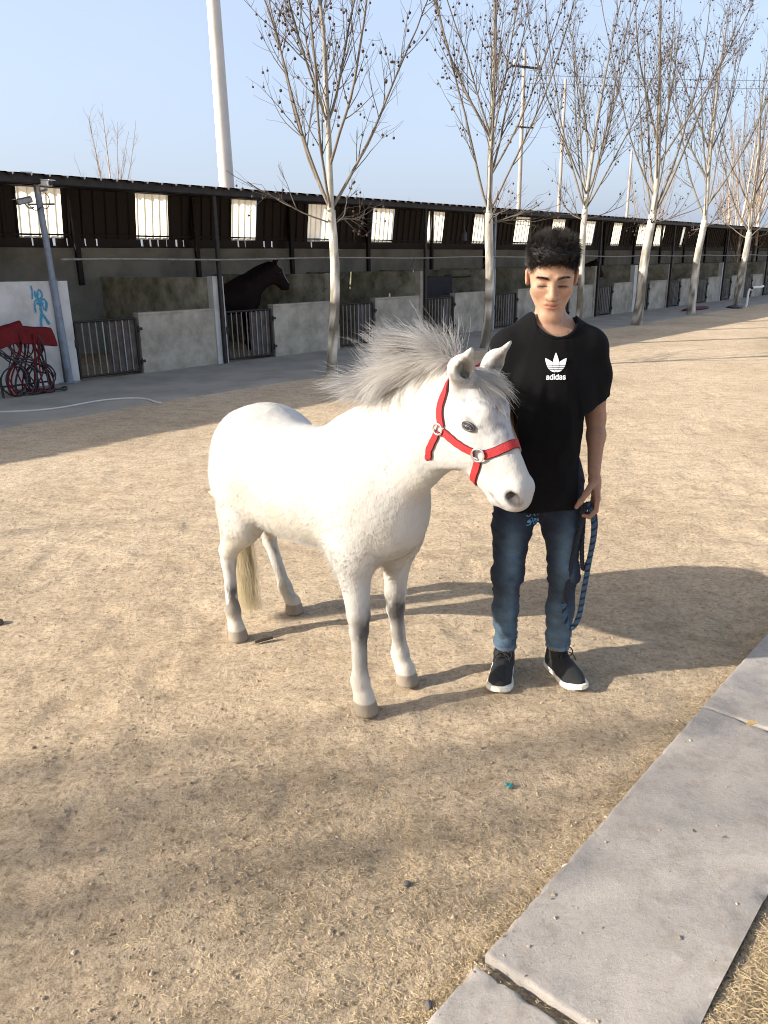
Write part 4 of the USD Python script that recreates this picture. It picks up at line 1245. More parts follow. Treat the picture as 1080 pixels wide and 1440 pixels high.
sp = thing("saddle_pad", "red vinyl saddle pad with pointed flap on the black stand", "saddle pad", tk)
obj("seat", pad(-0.30, 0.12, 2, 0.10), "red_vinyl", sp, smooth=40)
obj("flap", pad(0.02, 0.52, 3, -0.02), "red_vinyl", sp, smooth=40)
rg = np.random.default_rng(8)
hn = thing("tangled_harness", "tangle of red and black harness straps hanging from the saddle stand", "harness", tk)
for k in range(26):
    d0, dn = rg.uniform(-0.30, 0.34), rg.uniform(-0.28, 0.34)
    n0 = rg.uniform(0.10, 0.24)
    p = smooth_path([D * d0 + N * 0.08 + Z * 0.80, D * (d0 + rg.normal() * 0.08) + N * n0 + Z * rg.uniform(0.5, 0.66), D * (dn + rg.normal() * 0.12) + N * (n0 + 0.06) + Z * rg.uniform(0.2, 0.42), D * dn + N * (n0 + 0.10) + Z * 0.03], 16)
    obj("strap", tube(p, rg.uniform(0.007, 0.014), 6), "red_vinyl" if k % 5 in (0, 3) else "black_plastic", hn, smooth=True)
for k in range(3):
    c0 = D * (0.05 + 0.17 * k) + N * 0.24 + Z * 0.02
    obj("coil", tube(smooth_path([c0 + 0.13 * (D * math.cos(a) + N * 0.6 * math.sin(a)) + Z * (0.012 + 0.012 * math.sin(3 * a + k)) for a in np.linspace(0, 11, 26)], 60), 0.014, 6), "dark_red_cloth" if k == 1 else "black_plastic", hn, smooth=True)

bt = thing("hanging_bottle", "dark bottle hung before a light sheet under the stable roof", "bottle", S(15.12, EAVE_N - 0.05, 2.08))
prof = [(0.0, 0.0), (0.052, 0.0), (0.056, 0.01), (0.056, 0.15), (0.050, 0.175), (0.020, 0.215), (0.016, 0.225), (0.016, 0.265), (0.0, 0.266)]
obj("body", trimesh.creation.revolve(np.array(prof), sections=20), "black_plastic", bt, smooth=40)
obj("cord", tube([(0, 0, 0.265), (0, 0, 0.72)], 0.004, 5), "cable", bt)

rugd = thing("horse_rug", "dark quilted rug draped thick over the stall partition", "rug", (0, 0, 0))
us, vs = np.linspace(0, 1, 40), np.linspace(-1, 1, 24)


def rug_fn(u, v):
    d = 14.0 + 1.42 * u
    p = np.stack([d * 3, v * 2, 0 * u], -1)
    b = meshkit.fbm(p, 3, 4) - 0.5
    z = 1.315 + 0.03 * b - 0.55 * np.maximum(np.abs(v) - 0.22, 0) + 0.03 * (u > 0.93)
    n = -11.55 + 0.10 * np.clip(v, -0.3, 0.3) / 0.3 + 0.05 * b * np.abs(v)
    return d[..., None] * D + n[..., None] * N + z[..., None] * Z


rv, rf = grid_sheet(us, vs, rug_fn)
obj("rug_cloth", (rv, rf), "horse_rug", rugd, smooth=True)
obj("rail", tube([S(13.88, -11.55, 1.285), S(16.3, -11.55, 1.285)], 0.02, 8), "dark_steel", rugd, smooth=40)

wt = thing("standpipe", "white water standpipe with a bent spout at the end of the walk", "tap", S(29.1, -8.9, 0))
obj("pipe", tube(smooth_path([(0, 0, 0), (0.03, 0, 0.35), (0.10, 0, 0.62), (0.3, 0.02, 0.66), (0.55, 0.02, 0.70)], 20), 0.035, 10), "white_plastic", wt, smooth=True)
obj("valve", cat([cbox((0.10, 0.08, 0.08), (0.12, 0, 0.64), 0.01), tube([(0.12, 0, 0.68), (0.12, 0, 0.76)], 0.012, 8)]), "dark_steel", wt)


def heap(c, lx, ly, h, seed, u0=None):
    """A low crumpled lump lying on the ground."""
    m = trimesh.creation.icosphere(3, 1.0)
    v = m.vertices * (1 + 0.5 * (meshkit.fbm(m.vertices * 2.2 + seed, 4, seed) - 0.5)[:, None])
    v = v * [lx, ly, h]
    v[:, 2] = np.maximum(v[:, 2], -0.25 * h)
    m.vertices = v + c
    return m


def alongD(m, c):
    m.vertices = (m.vertices - c) @ AX + c
    return m


c = S(26.6, -9.7, 0.05)
obj("dropped_cloth", alongD(heap(c, 1.1, 0.22, 0.06, 3), c), "dark_red_cloth", smooth=True, label="dark red cloth dropped along the far end of the walk", category="cloth")
c = S(28.3, -9.0, 0.04)
obj("rubber_mat", alongD(heap(c, 0.42, 0.24, 0.06, 5), c), "black_plastic", smooth=True, label="black rubber mat lying by the standpipe", category="mat")


# ---------------------------------------------------------------- litter on the yard
def on(x, y):
    return np.array([x, y, float(ground_height(np.array([x]), np.array([y]))[0])])


def litter(name, mesh, mat, lab, category):
    obj(name, mesh, mat, smooth=40, label=lab, category=category)


litter("dry_clod", heap(on(-1.18, 5.60) + [0, 0, 0.015], 0.13, 0.10, 0.045, 9), "dry_clod", "pale crumbled clod of dry earth left of the white pony", "clod")
litter("dung", heap(on(-0.93, 5.32) + [0, 0, 0.012], 0.055, 0.045, 0.030, 12), "dung", "small dark dung lump left of the white pony's rump", "dung")
litter("dung", heap(on(0.03, 14.6) + [0, 0, 0.02], 0.16, 0.09, 0.05, 13), "dung", "dung lump in the shade beside the first plane tree", "dung")
litter("dung", heap(on(-1.905, 3.42) + [0, 0, 0.01], 0.035, 0.028, 0.020, 15), "dung", "dark dung lump at the picture's left edge", "dung")
p = on(-0.56, 3.16)
litter("stick", tube([p + [-0.035, -0.015, 0.012], p + [0.0, 0.004, 0.016], p + [0.04, 0.028, 0.012]], [0.009, 0.011, 0.007], 7), "twig_wood", "short dark stick beside the pony's near hind hoof", "stick")
p = on(0.405, 2.14)
litter("bottle_cap", cat([cbox((0.022, 0.010, 0.008), p + [0, 0, 0.008], 0.002, np.array([[0.6, 0.8, 0], [-0.8, 0.6, 0], [0, 0, 1]])), cbox((0.010, 0.014, 0.006), p + [-0.009, 0.012, 0.007], 0.002)]), "teal_plastic", "torn scrap of turquoise plastic on the dirt in the foreground", "scrap")
p = on(0.05, 1.72)
litter("pebble", heap(p + [0, 0, 0.006], 0.011, 0.009, 0.008, 18), "grey_pebble", "dark grey pebble on the straw-strewn dirt", "pebble")
p = on(0.09, 1.36)
litter("pebble", heap(p + [0, 0, 0.006], 0.008, 0.013, 0.007, 19), "grey_pebble", "small dark pebble near the bottom end of the slab path", "pebble")
p = on(0.512, 1.78)
litter("cigarette_butt", tube([p + [-0.014, -0.004, 0.009], p + [0.014, 0.006, 0.009]], 0.0040, 8), "butt_paper", "cigarette butt on the dirt beside the slab path", "cigarette butt")
for k, (d, n, lab) in enumerate(((2.62, -0.60, "curled dry leaf lying near the crack between two slabs"), (3.10, -0.52, "dry leaf on the slab path at the picture's right edge"), (1.95, -0.55, "tiny dry leaf in the middle of the nearest long slab"))):
    us, vs = np.linspace(0, 1, 8), np.linspace(-1, 1, 5)
    sz = (0.045, 0.040, 0.022)[k]
    ang = 0.7 + 1.3 * k
    c0 = S(d, n, 0.066)
    fn = lambda u, v: c0 + ((u - 0.5) * sz * math.cos(ang) - v * 0.3 * sz * np.sin(math.pi * u) * math.sin(ang))[..., None] * D + ((u - 0.5) * sz * math.sin(ang) + v * 0.3 * sz * np.sin(math.pi * u) * math.cos(ang))[..., None] * N + (0.004 + 0.010 * np.abs(v) * np.sin(math.pi * u) + 0.012 * u ** 2)[..., None] * Z
    litter("fallen_leaf", grid_sheet(us, vs, fn), "dry_leaf", lab, "leaf")

# crumbs of trodden earth, uncountable
rs = np.random.default_rng(14)
n_c = 36000
r = 1.1 + 5.5 * rs.random(n_c) ** 1.5
th = rs.uniform(-0.62, 0.62, n_c)
X, Y = r * np.sin(th) * 1.02, r * np.cos(th)
nn_ = X * N[0] + Y * N[1]
slabbed = (nn_ > -0.80) & (nn_ < -0.335)
ok = (~slabbed | (rs.random(n_c) < 0.05 + 0.3 * np.exp(-(nn_ + 0.80) / 0.03) * (nn_ > -0.79))) & (rs.random(n_c) < np.clip((meshkit.fbm(np.stack([X * 1.7, Y * 1.7, 0 * X], -1), 3, 41) - 0.34) * 4, 0.12, 1))
X, Y, slabbed = X[ok], Y[ok], slabbed[ok]
k = len(X)
sz = 0.0013 + 0.0030 * rs.random(k) ** 3.5 * np.clip(rs.random(k) * 2, 0.5, 2)
oct_ = trimesh.creation.icosahedron()
ov, of = np.asarray(oct_.vertices), np.asarray(oct_.faces)
v = ov[None] * (sz[:, None, None] * rs.uniform(0.6, 1.3, (k, 12, 1))) * np.stack([rs.uniform(0.8, 1.5, k), rs.uniform(0.8, 1.5, k), rs.uniform(0.5, 0.9, k)], -1)[:, None]
v = v + np.stack([X, Y, np.where(slabbed, 0.034, ground_height(X, Y)) + 0.25 * sz], -1)[:, None]
f = of[None] + (np.arange(k) * 12)[:, None, None]
col = np.array([0.43, 0.33, 0.225]) * (np.where(rs.random(k) < 0.25, 0.68, 1.0) * rs.uniform(0.7, 1.05, k))[:, None]
obj("earth_crumbs", (v.reshape(-1, 3), f.reshape(-1, 3)), "straw_look", color=np.repeat(col, 12, 0), label="small crumbs of dry earth scattered over the dirt yard", category="crumbs", kind="stuff")

# trodden straw and dead grass: uncountable, so one object
rs = np.random.default_rng(4)
n_s = 110000
r = 1.15 + 5.8 * rs.random(n_s * 3) ** 1.7
th = rs.uniform(-0.62, 0.62, n_s * 3)
X, Y = r * np.sin(th) * 1.02, r * np.cos(th)
pq = np.stack([X, Y, 0 * X], -1)
dens = np.clip((meshkit.fbm(pq * 1.1, 3, 31) - 0.30) * 2.6, 0.10, 1) * np.clip(2.2 / r, 0.15, 1.0) * np.clip(0.30 + 0.5 * (X - Y * 0.12 + 0.4), 0.35, 1)
nn_ = X * N[0] + Y * N[1]
edge = np.exp(-((nn_ + 0.83) / 0.035) ** 2)
right = nn_ > -0.30
dens = np.where(right, 1.0, np.maximum(dens, edge))
ok = (rs.random(len(X)) < dens) & ~((nn_ > -0.80) & (nn_ < -0.335) & (np.abs(X * D[0] + Y * D[1] - 1.226) > 0.018))
X, Y, nn_ = X[ok][:n_s], Y[ok][:n_s], nn_[ok][:n_s]
k = len(X)
tall = nn_ > -0.30
ln = rs.uniform(0.004, 0.022, k) * np.where(tall, 2.0, 1.0)
wd = rs.uniform(0.00025, 0.0006, k)
an = rs.uniform(0, 6.283, k)
lift = rs.uniform(-0.05, 0.22, k) * np.where(tall, 2.2, 1.0)
bend = rs.normal(size=k) * 0.12
g = ground_height(X, Y) + 0.002
ux, uy = np.cos(an), np.sin(an)
pts = []
for t in (0.0, 0.5, 1.0):
    px = X + ln * ((t - 0.5) * ux - bend * (t - 0.5) ** 2 * uy)
    py = Y + ln * ((t - 0.5) * uy + bend * (t - 0.5) ** 2 * ux)
    pz = g + ln * lift * t + 0.002 * math.sin(math.pi * t)
    for s in (-1, 1):
        pts.append(np.stack([px - uy * wd * s, py + ux * wd * s, pz + 0.0006 * (s > 0)], -1))
v = np.stack(pts, 1).reshape(-1, 3)
o = np.arange(k)[:, None] * 6
f = np.concatenate([np.concatenate([o + a, o + b, o + c], 1) for a, b, c in ((0, 2, 3), (0, 3, 1), (2, 4, 5), (2, 5, 3))])
shade_ = (np.where(rs.random(k) < 0.25, 0.55, 1.0) * rs.uniform(0.70, 1.15, k))[:, None]
hue = rs.random(k)[:, None]
col = (np.array([0.50, 0.385, 0.20]) * hue + np.array([0.42, 0.315, 0.20]) * (1 - hue)) * shade_
obj("straw", (v, f), "straw_look", color=np.repeat(col, 6, 0), label="trodden straw and dead grass strewn over the dirt yard", category="straw", kind="stuff")
# ---------------------------------------------------------------- the white pony
def world_pony(P):
    P = np.asarray(P, float)
    return HB + P[..., 0:1] * HF + P[..., 1:2] * HN + P[..., 2:3] * np.array([0, 0, 1.0])


pv, pf = pony_mesh(0.0065)


def pony_colour(v):
    c = np.tile([0.375, 0.362, 0.335], (len(v), 1))

    def mixin(w, col):
        nonlocal c
        w = np.clip(w, 0, 1)[:, None]
        c = c * (1 - w) + np.array(col) * w
    x, y, z = v.T
    a = meshkit.fbm(v * [16, 16, 9], 4, 3)
    d0 = meshkit.fbm(v * [5, 5, 4], 4, 14)
    mixin(np.clip((d0 - 0.44) * 3.2, 0, 1) * np.clip(0.35 + 0.7 * np.exp(-((z - 0.52) / 0.22) ** 2) + 0.35 * (x < -0.8), 0, 1) * 0.7, (0.31, 0.275, 0.21))
    leg = np.clip((0.60 - z) / 0.12, 0, 1)
    rear = x < -0.5
    inner = np.where(y < 0, np.clip((y + 0.13) / 0.03, 0, 1), np.clip((0.145 - y) / 0.03, 0, 1))
    fronty = np.where(rear, np.clip((x + 0.93) / 0.06, 0, 1), np.clip((x - 0.0) / 0.04, 0, 1))
    band = np.exp(-((z - np.where(rear, 0.17, 0.33)) / np.where(rear, 0.07, 0.075)) ** 2) + 0.55 * np.exp(-((z - 0.20) / 0.05) ** 2)
    a = meshkit.fbm(v * [38, 38, 10], 4, 3)
    mixin(leg * (band * 1.1 * np.clip(0.10 + 0.65 * fronty + 0.55 * inner, 0, 1)) * np.clip((a - 0.28) * 5, 0, 1) * 1.6, (0.060, 0.055, 0.053))
    mixin(leg * np.clip((a - 0.55) * 4, 0, 1) * np.clip((0.50 - z) / 0.2, 0, 1) * np.clip((z - 0.09) / 0.03, 0, 1) * 0.7, (0.12, 0.11, 0.10))
    mixin(np.clip((0.24 - z) / 0.15, 0, 1) * 0.4, (0.46, 0.39, 0.285))
    mixin(np.clip((0.055 - z) / 0.006, 0, 1), (0.20, 0.165, 0.125))
    mixin(np.clip((0.012 - z) / 0.01, 0, 1) * 0.6, (0.16, 0.125, 0.09))
    q = v - POLL
    s, t, w = q @ E1 / HS, q @ E2 / HT, q @ EY / HY
    head = (s > -0.03) & (x > 0.25)
    def spot(cs, ct, cw, rs_, rt, rw, col, p=1.0):
        d = np.sqrt(((s - cs) / rs_) ** 2 + ((t - ct) / rt) ** 2 + ((np.abs(w) - cw) / rw) ** 2)
        mixin(np.where(head, np.clip((1.25 - d) / 0.5, 0, 1) * p, 0), col)
    mixin(np.where(head, np.clip((s + 0.03) / 0.06, 0, 1) * 0.6, 0), (0.30, 0.297, 0.29))
    spot(0.49, -0.02, 0.02, 0.055, 0.09, 0.10, (0.30, 0.285, 0.285), 0.5)
    spot(0.462, 0.004, 0.058, 0.036, 0.020, 0.045, (0.045, 0.04, 0.04), 0.95)
    spot(0.165, 0.034, 0.105, 0.034, 0.013, 0.05, (0.13, 0.125, 0.125), 0.8)
    spot(0.20, 0.075, 0.035, 0.11, 0.05, 0.045, (0.27, 0.27, 0.28), 0.75)
    spot(0.25, 0.0, 0.09, 0.05, 0.02, 0.05, (0.30, 0.295, 0.295), 0.45)
    spot(0.43, -0.055, 0.05, 0.05, 0.006, 0.06, (0.22, 0.20, 0.20), 0.7)
    b = meshkit.fbm(v * [60, 60, 40], 3, 8)
    mixin(np.where(head & (t > 0.045) & (s < 0.33), np.clip((b - 0.52) * 5, 0, 1) * 0.8, 0), (0.15, 0.15, 0.16))
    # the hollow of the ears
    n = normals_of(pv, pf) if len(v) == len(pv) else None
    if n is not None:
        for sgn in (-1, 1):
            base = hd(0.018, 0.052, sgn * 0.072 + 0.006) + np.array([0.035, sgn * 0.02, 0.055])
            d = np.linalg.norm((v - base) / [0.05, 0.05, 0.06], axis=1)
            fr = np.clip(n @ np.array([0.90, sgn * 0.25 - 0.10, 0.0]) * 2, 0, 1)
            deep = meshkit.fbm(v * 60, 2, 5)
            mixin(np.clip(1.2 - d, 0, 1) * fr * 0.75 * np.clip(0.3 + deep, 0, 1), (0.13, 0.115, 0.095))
    return c


pony = thing("pony", "small white pony with grey mane standing on the dirt in a red halter", "pony", HB)
pw = to_world(pv)
obj("body", (pw, pf), "coat", pony, smooth=True, color=pony_colour(pv), origin=HB)
pn = normals_of(pv, pf)
to_w_dir = lambda d: d[:, :1] * HF + d[:, 1:2] * HN + d[:, 2:3] * np.array([0, 0, 1.0])
from scipy.spatial import cKDTree
ptree = cKDTree(pv)


def surface(P, lift=0.0):
    """The coat's nearest point, lifted off along its normal."""
    i = ptree.query(np.asarray(P, float), k=6)[1]
    n = pn[i].mean(1)
    n /= np.linalg.norm(n, axis=1, keepdims=True)
    return pv[i].mean(1) + n * lift, n


# eyes under heavy lids
for s in (-1, 1):
    c0 = hd(0.168, 0.027, s * 0.1)
    (c1,), (nn,) = surface([c0])
    ax = E1 * 0.046 + E2 * 0.033
    ax = ax - nn * (ax @ nn)
    ax /= np.linalg.norm(ax)
    R = np.array([ax, np.cross(nn, ax), nn])
    ball = trimesh.creation.icosphere(3, 1.0)
    e = ball.copy()
    e.vertices = (e.vertices * [0.0205, 0.0100, 0.0095]) @ R + c1 + nn * 0.0005 - R[1] * 0.001
    ey = obj("eye", (world_pony(e.vertices), e.faces), "eye_dark", pony, smooth=True, origin=HB)
    ri = []
    for up_ in (1, -1):
        pth = [c1 + ax * 0.0225 * math.cos(a) + R[1] * up_ * (0.0120 if up_ > 0 else 0.0115) * math.sin(a) + nn * (0.0055 * math.sin(a) + 0.0005) for a in np.linspace(0, math.pi, 12)]
        ri.append(tube(pth, 0.0022 + 0.0012 * np.sin(np.linspace(0, math.pi, 12)), 7))
    m = cat(ri)
    obj("eyelid", (world_pony(m.vertices), m.faces), "eye_rim", ey, smooth=True, origin=HB)
    R0 = np.random.default_rng(3)
    P0 = np.array([c1 + ax * x_ + R[1] * 0.0085 * (1 - (x_ / 0.02) ** 2) + nn * 0.006 for x_ in R0.uniform(-0.018, 0.018, 26)])
    dd = np.tile(nn * 0.9 - R[1] * 0.25, (26, 1)) + R0.normal(size=(26, 3)) * 0.15
    hairs("eyelashes", world_pony(curve_set(P0, dd, R0.uniform(0.008, 0.014, 26), np.tile(-R[1] * 0.5, (26, 1)), 2)), "mane_grey", ey, 0.0007, HB)

# short coat: only the length of it shows, on the outline and the belly
P0, N0 = sample_faces(pv, pf, 46000, 6)
keep = (P0[:, 2] > 0.50) & (P0[:, 0] < 0.16) & ~((P0[:, 0] > 0.34) & (P0[:, 2] > 0.85))
P0, N0 = P0[keep], N0[keep]
R0 = np.random.default_rng(12)
lie = np.tile([-0.75, 0, -0.55], (len(P0), 1)) + R0.normal(size=P0.shape) * 0.22
q = P0 - POLL
hd_ = (P0[:, 0] > 0.30) & (P0[:, 2] > 0.85)
lie[hd_] = E1 * 0.9 + R0.normal(size=(hd_.sum(), 3)) * 0.25
ln = R0.uniform(0.006, 0.012, len(P0)) * np.where(hd_, 0.65, 1) * np.where((P0[:, 2] < 0.68) & (P0[:, 2] > 0.5) & (np.abs(P0[:, 0] + 0.35) < 0.5), 1.9, 1) * np.where(P0[:, 2] < 0.5, 0.8, 1)
near_eye = np.linalg.norm(P0 - hd(0.168, 0.027, -0.1), axis=1) < 0.03
sel = ~near_eye
fur = curve_set(P0[sel], N0[sel] * 0.30 + lie[sel] * 0.55, ln[sel], lie[sel] * 0.4, 9, 4)
pale = pony_colour(P0[sel])[:, 1]
grey_ = pale < 0.26
hairs("coat_hair", world_pony(fur[~grey_]), "fur_white", pony, 0.0011, HB, kind="stuff")

# mane along the crest, blown up and back
R0 = np.random.default_rng(21)


def crest(t):
    """t: 0 at the withers, 1 at the poll."""
    x = np.interp(t, [0, 0.3, 0.6, 0.85, 1], [-0.08, 0.05, 0.18, 0.30, 0.365])
    z = np.interp(t, [0, 0.3, 0.6, 0.85, 1], [1.13, 1.185, 1.26, 1.325, 1.345])
    return np.stack([x, 0 * x, z], -1)


def mane(n, t0, t1, up_, back, near, l0, l1, droop, seed, curl=0.06, pts=9):
    R1 = np.random.default_rng(seed)
    t = R1.uniform(t0, t1, n)
    P0 = surface(crest(t) + R1.normal(size=(n, 3)) * [0.012, 0.014, 0.006])[0]
    # locks: strands gather towards a guide as they leave the neck
    m_ = max(8, n // 55)
    ct = np.sort(R1.uniform(t0, t1, m_))
    cd = np.stack([-back * np.ones(m_), -near * np.ones(m_), up_ * np.ones(m_)], -1) + R1.normal(size=(m_, 3)) * [0.30, 0.34, 0.26]
    cd /= np.linalg.norm(cd, axis=1, keepdims=True)
    cl_ = R1.uniform(l0, l1, m_) * (0.78 + 0.32 * np.sin(np.clip((ct - t0) / (t1 - t0), 0, 1) * math.pi)) * R1.uniform(0.75, 1.15, m_)
    cb = np.tile([-0.22, -0.10, -droop], (m_, 1)) + R1.normal(size=(m_, 3)) * 0.16
    guide = curve_set(surface(crest(ct))[0], cd, cl_, cb, seed, pts, curl * 1.3)
    which = np.argmin(np.abs(t[:, None] - ct[None]) + R1.random((n, m_)) * 0.03, axis=1)
    s_ = np.linspace(0, 1, pts)[None, :, None]
    g_ = guide[which]
    own = P0[:, None] + (g_ - g_[:, :1]) * R1.uniform(0.62, 1.12, n)[:, None, None] + R1.normal(size=(n, 1, 3)) * 0.035 * s_ ** 1.5
    k_ = R1.uniform(0.25, 0.80, n)[:, None, None]
    return own + (g_ - own) * k_ * s_ ** 0.9 * 0.9


hairs("mane", world_pony(mane(3200, 0.30, 1.0, 0.78, 0.34, 0.70, 0.11, 0.205, 0.70, 5)), "mane_light", pony, 0.0011, HB, label="pale silky part of the mane")
hairs("mane", world_pony(np.concatenate([mane(3000, 0.20, 0.98, 0.95, 0.32, 0.22, 0.12, 0.215, 0.32, 15), mane(1300, 0.18, 0.75, 0.40, 0.38, 0.70, 0.11, 0.19, 0.50, 35)])), "mane_grey", pony, 0.0011, HB, label="dark grey outer part of the mane")
# stray wisps over the poll
hairs("wisps", world_pony(mane(110, 0.70, 1.0, 1.0, 0.15, 0.05, 0.10, 0.19, 0.30, 45, 0.03)), "mane_light", pony, 0.0011, HB)
# forelock, blown to the pony's left
n = 1300
tt = R0.uniform(-0.4, 1.0, n)
P0 = np.array([hd(-0.01 + 0.06 * R0.random(), 0.065, 0.045 * u) for u in R0.uniform(-1, 1, n)])
P0 = surface(P0)[0]
d = np.tile(EY * 1.0 + E1 * 0.45 + E2 * 0.55, (n, 1)) + R0.normal(size=(n, 3)) * 0.22
d /= np.linalg.norm(d, axis=1, keepdims=True)
hairs("forelock", world_pony(curve_set(P0, d, R0.uniform(0.035, 0.090, n), np.tile(E1 * 0.55 - E2 * 0.35, (n, 1)) + R0.normal(size=(n, 3)) * 0.1, 3, 7, 0.05)), "mane_light", pony, 0.0010, HB)
n = 500
P0 = surface(np.array([hd(0.03 + 0.12 * R0.random(), 0.072, 0.05 * u) for u in R0.uniform(-0.9, 0.9, n)]))[0]
d = np.tile(E1 * 0.8 + E2 * 0.25 - EY * 0.25, (n, 1)) + R0.normal(size=(n, 3)) * 0.25
hairs("forelock", world_pony(curve_set(P0, d, R0.uniform(0.025, 0.06, n), np.tile(-E2 * 0.25, (n, 1)), 3, 6, 0.04)), "mane_grey", pony, 0.0009, HB)
# ear tufts
for s in (-1, 1):
    base = hd(0.018, 0.052, s * 0.072 + 0.006)
    P0 = surface(np.array([base + np.array([0.020, s * 0.014, 0.015 + 0.06 * u]) for u in R0.random(160)]))[0]
    d = np.tile([0.5, 0.1, 0.35], (len(P0), 1)) + R0.normal(size=(len(P0), 3)) * 0.4
    hairs("ear_tuft", world_pony(curve_set(P0, d, R0.uniform(0.012, 0.028, len(P0)), 0 * d, 4, 5)), "fur_white", pony, 0.0009, HB)
# tail
n = 2600
u = R0.random(n)
P0 = np.stack([-1.005 + 0.02 * R0.normal(size=n), 0.020 * R0.normal(size=n), 0.93 - 0.10 * u], -1)
ends = np.stack([-0.965 + 0.030 * R0.normal(size=n), -0.035 + 0.026 * R0.normal(size=n), 0.055 + 0.22 * R0.random(n) ** 1.6], -1)
t = np.linspace(0, 1, 12)[None, :, None]
mid1 = np.stack([-1.085 + 0.025 * R0.normal(size=n), 0.028 * R0.normal(size=n), 0.74 + 0.04 * R0.normal(size=n)], -1)
mid2 = np.stack([-1.03 + 0.035 * R0.normal(size=n), -0.02 + 0.036 * R0.normal(size=n), 0.45 + 0.05 * R0.normal(size=n)], -1)
P = (1 - t) ** 3 * P0[:, None] + 3 * (1 - t) ** 2 * t * mid1[:, None] + 3 * (1 - t) * t ** 2 * mid2[:, None] + t ** 3 * ends[:, None]
hairs("tail", world_pony(P), "tail_hair", pony, 0.0012, HB)

# ---------------------------------------------------------------- the red halter
halter = thing("halter", "bright red webbing halter with round metal rings on the pony's head", "halter", HB)


def strap(pts, w=0.024, n=36, lift=0.0055, thick=0.0032, name="strap", stitched=True):
    """A webbing band that lies on the coat along the points."""
    c = smooth_path(pts, n)
    c, nn = surface(c, lift)
    for _ in range(3):
        c[1:-1] = 0.25 * c[:-2] + 0.5 * c[1:-1] + 0.25 * c[2:]
        nn[1:-1] = 0.25 * nn[:-2] + 0.5 * nn[1:-1] + 0.25 * nn[2:]
    t = np.gradient(c, axis=0)
    t /= np.linalg.norm(t, axis=1, keepdims=True)
    b = np.cross(nn, t)
    b /= np.linalg.norm(b, axis=1, keepdims=True)
    m = np.cross(t, b)

    def ribbon(c, w, th):
        ring = np.stack([c + b * w / 2 + m * th / 2, c + b * w / 2 - m * th / 2, c - b * w / 2 - m * th / 2, c - b * w / 2 + m * th / 2], 1)
        k = len(c)
        v = ring.reshape(-1, 3)
        f = []
        for i in range(k - 1):
            for j in range(4):
                a, q = i * 4 + j, i * 4 + (j + 1) % 4
                f += [[a, q, q + 4], [a, q + 4, a + 4]]
        f += [[0, 2, 1], [0, 3, 2]]
        e = (k - 1) * 4
        f += [[e, e + 1, e + 2], [e, e + 2, e + 3]]
        return world_pony(v), np.array(f)[:, ::-1]
    p = obj(name, ribbon(c, w, thick), "red_web", halter, smooth=30, origin=HB)
    if stitched:
        obj("edging", ribbon(c - m * thick * 0.7, w * 1.22, thick * 0.5), "red_web_edge", p, smooth=30, origin=HB)


ring_at = {}


def ring(P, r=0.020, wire=0.0032):
    (c,), (nn,) = surface([P], 0.010)
    a = np.cross(nn, [0, 0, 1.0])
    a /= np.linalg.norm(a)
    b = np.cross(nn, a)
    m = tube([c + r * (a * math.cos(q) + b * math.sin(q)) for q in np.linspace(0, 2 * math.pi, 33)], wire, 8, False)
    obj("ring", (world_pony(m.vertices), m.faces), "bright_metal", halter, smooth=True, origin=HB)


for s in (-1, 1):
    r1, r2 = hd(0.268, 0.000, s * 0.095), hd(0.103, -0.062, s * 0.120)
    ring(r1), ring(r2, 0.017)
    strap([r1 + (r2 - r1) * 0.10, hd(0.225, -0.022, s * 0.105), hd(0.175, -0.042, s * 0.112), r2 + (r1 - r2) * 0.08], name="cheek_strap")
    strap([r1 + E1 * 0.010 + E2 * 0.012, hd(0.292, 0.036, s * 0.085), hd(0.298, 0.062, s * 0.045), hd(0.300, 0.070, 0.0)], name="noseband")
    strap([r1 + E1 * 0.012 - E2 * 0.014, hd(0.300, -0.050, s * 0.085), hd(0.315, -0.090, s * 0.055), hd(0.320, -0.115, 0.0)], name="chin_strap")
    strap([r2 + E2 * 0.012, hd(0.055, -0.030, s * 0.125), hd(0.010, 0.010, s * 0.125), hd(-0.020, 0.050, s * 0.10), hd(-0.035, 0.085, 0.0)], name="crown_strap", n=44)
    strap([r2 - E2 * 0.012, hd(0.115, -0.095, s * 0.11), hd(0.125, -0.135, s * 0.07), hd(0.128, -0.165, 0.0)], name="throat_strap", w=0.020)

# ---------------------------------------------------------------- horses in the stalls
cv, cf = pony_field(0.017).mesh()
cv = relax(cv, cf, 2)


def stall_horse(loc, rz, scale, base, lab, blaze=True):
    t = thing("horse", lab, "horse", loc, rz, scale=scale)
    c = np.tile(base, (len(cv), 1))
    q = cv - POLL
    s, tt_, w = q @ E1 / HS, q @ E2 / HT, q @ EY / HY
    if blaze:
        k = np.clip((0.046 - np.abs(w - 0.004)) / 0.012, 0, 1) * np.clip((s - 0.06) / 0.03, 0, 1) * (cv[:, 0] > 0.35) * np.clip((tt_ - 0.005) / 0.02, 0, 1)
        c = c * (1 - k[:, None]) + np.array([0.72, 0.70, 0.67]) * k[:, None]
    obj("body", (cv, cf), "dark_coat", t, smooth=True, color=c)
    R1 = np.random.default_rng(3)
    P0 = np.array([crest(u) for u in R1.random(500)])
    d = np.tile([-0.3, -0.7, 0.2], (500, 1)) + R1.normal(size=(500, 3)) * 0.3
    hairs("mane", curve_set(P0, d, R1.uniform(0.08, 0.16, 500), np.tile([0, -0.2, -1.0], (500, 1)), 4, 6), "black_hair", t, 0.004)
    for s_ in (-1, 1):
        (c1,), (n1,) = cv[[np.argmin(np.linalg.norm(cv - hd(0.168, 0.03, s_ * 0.1), axis=1))]], [EY * s_]
        e = trimesh.creation.icosphere(2, 0.017)
        e.apply_translation(c1)
        obj("eye", e, "eye_dark", t, smooth=True)


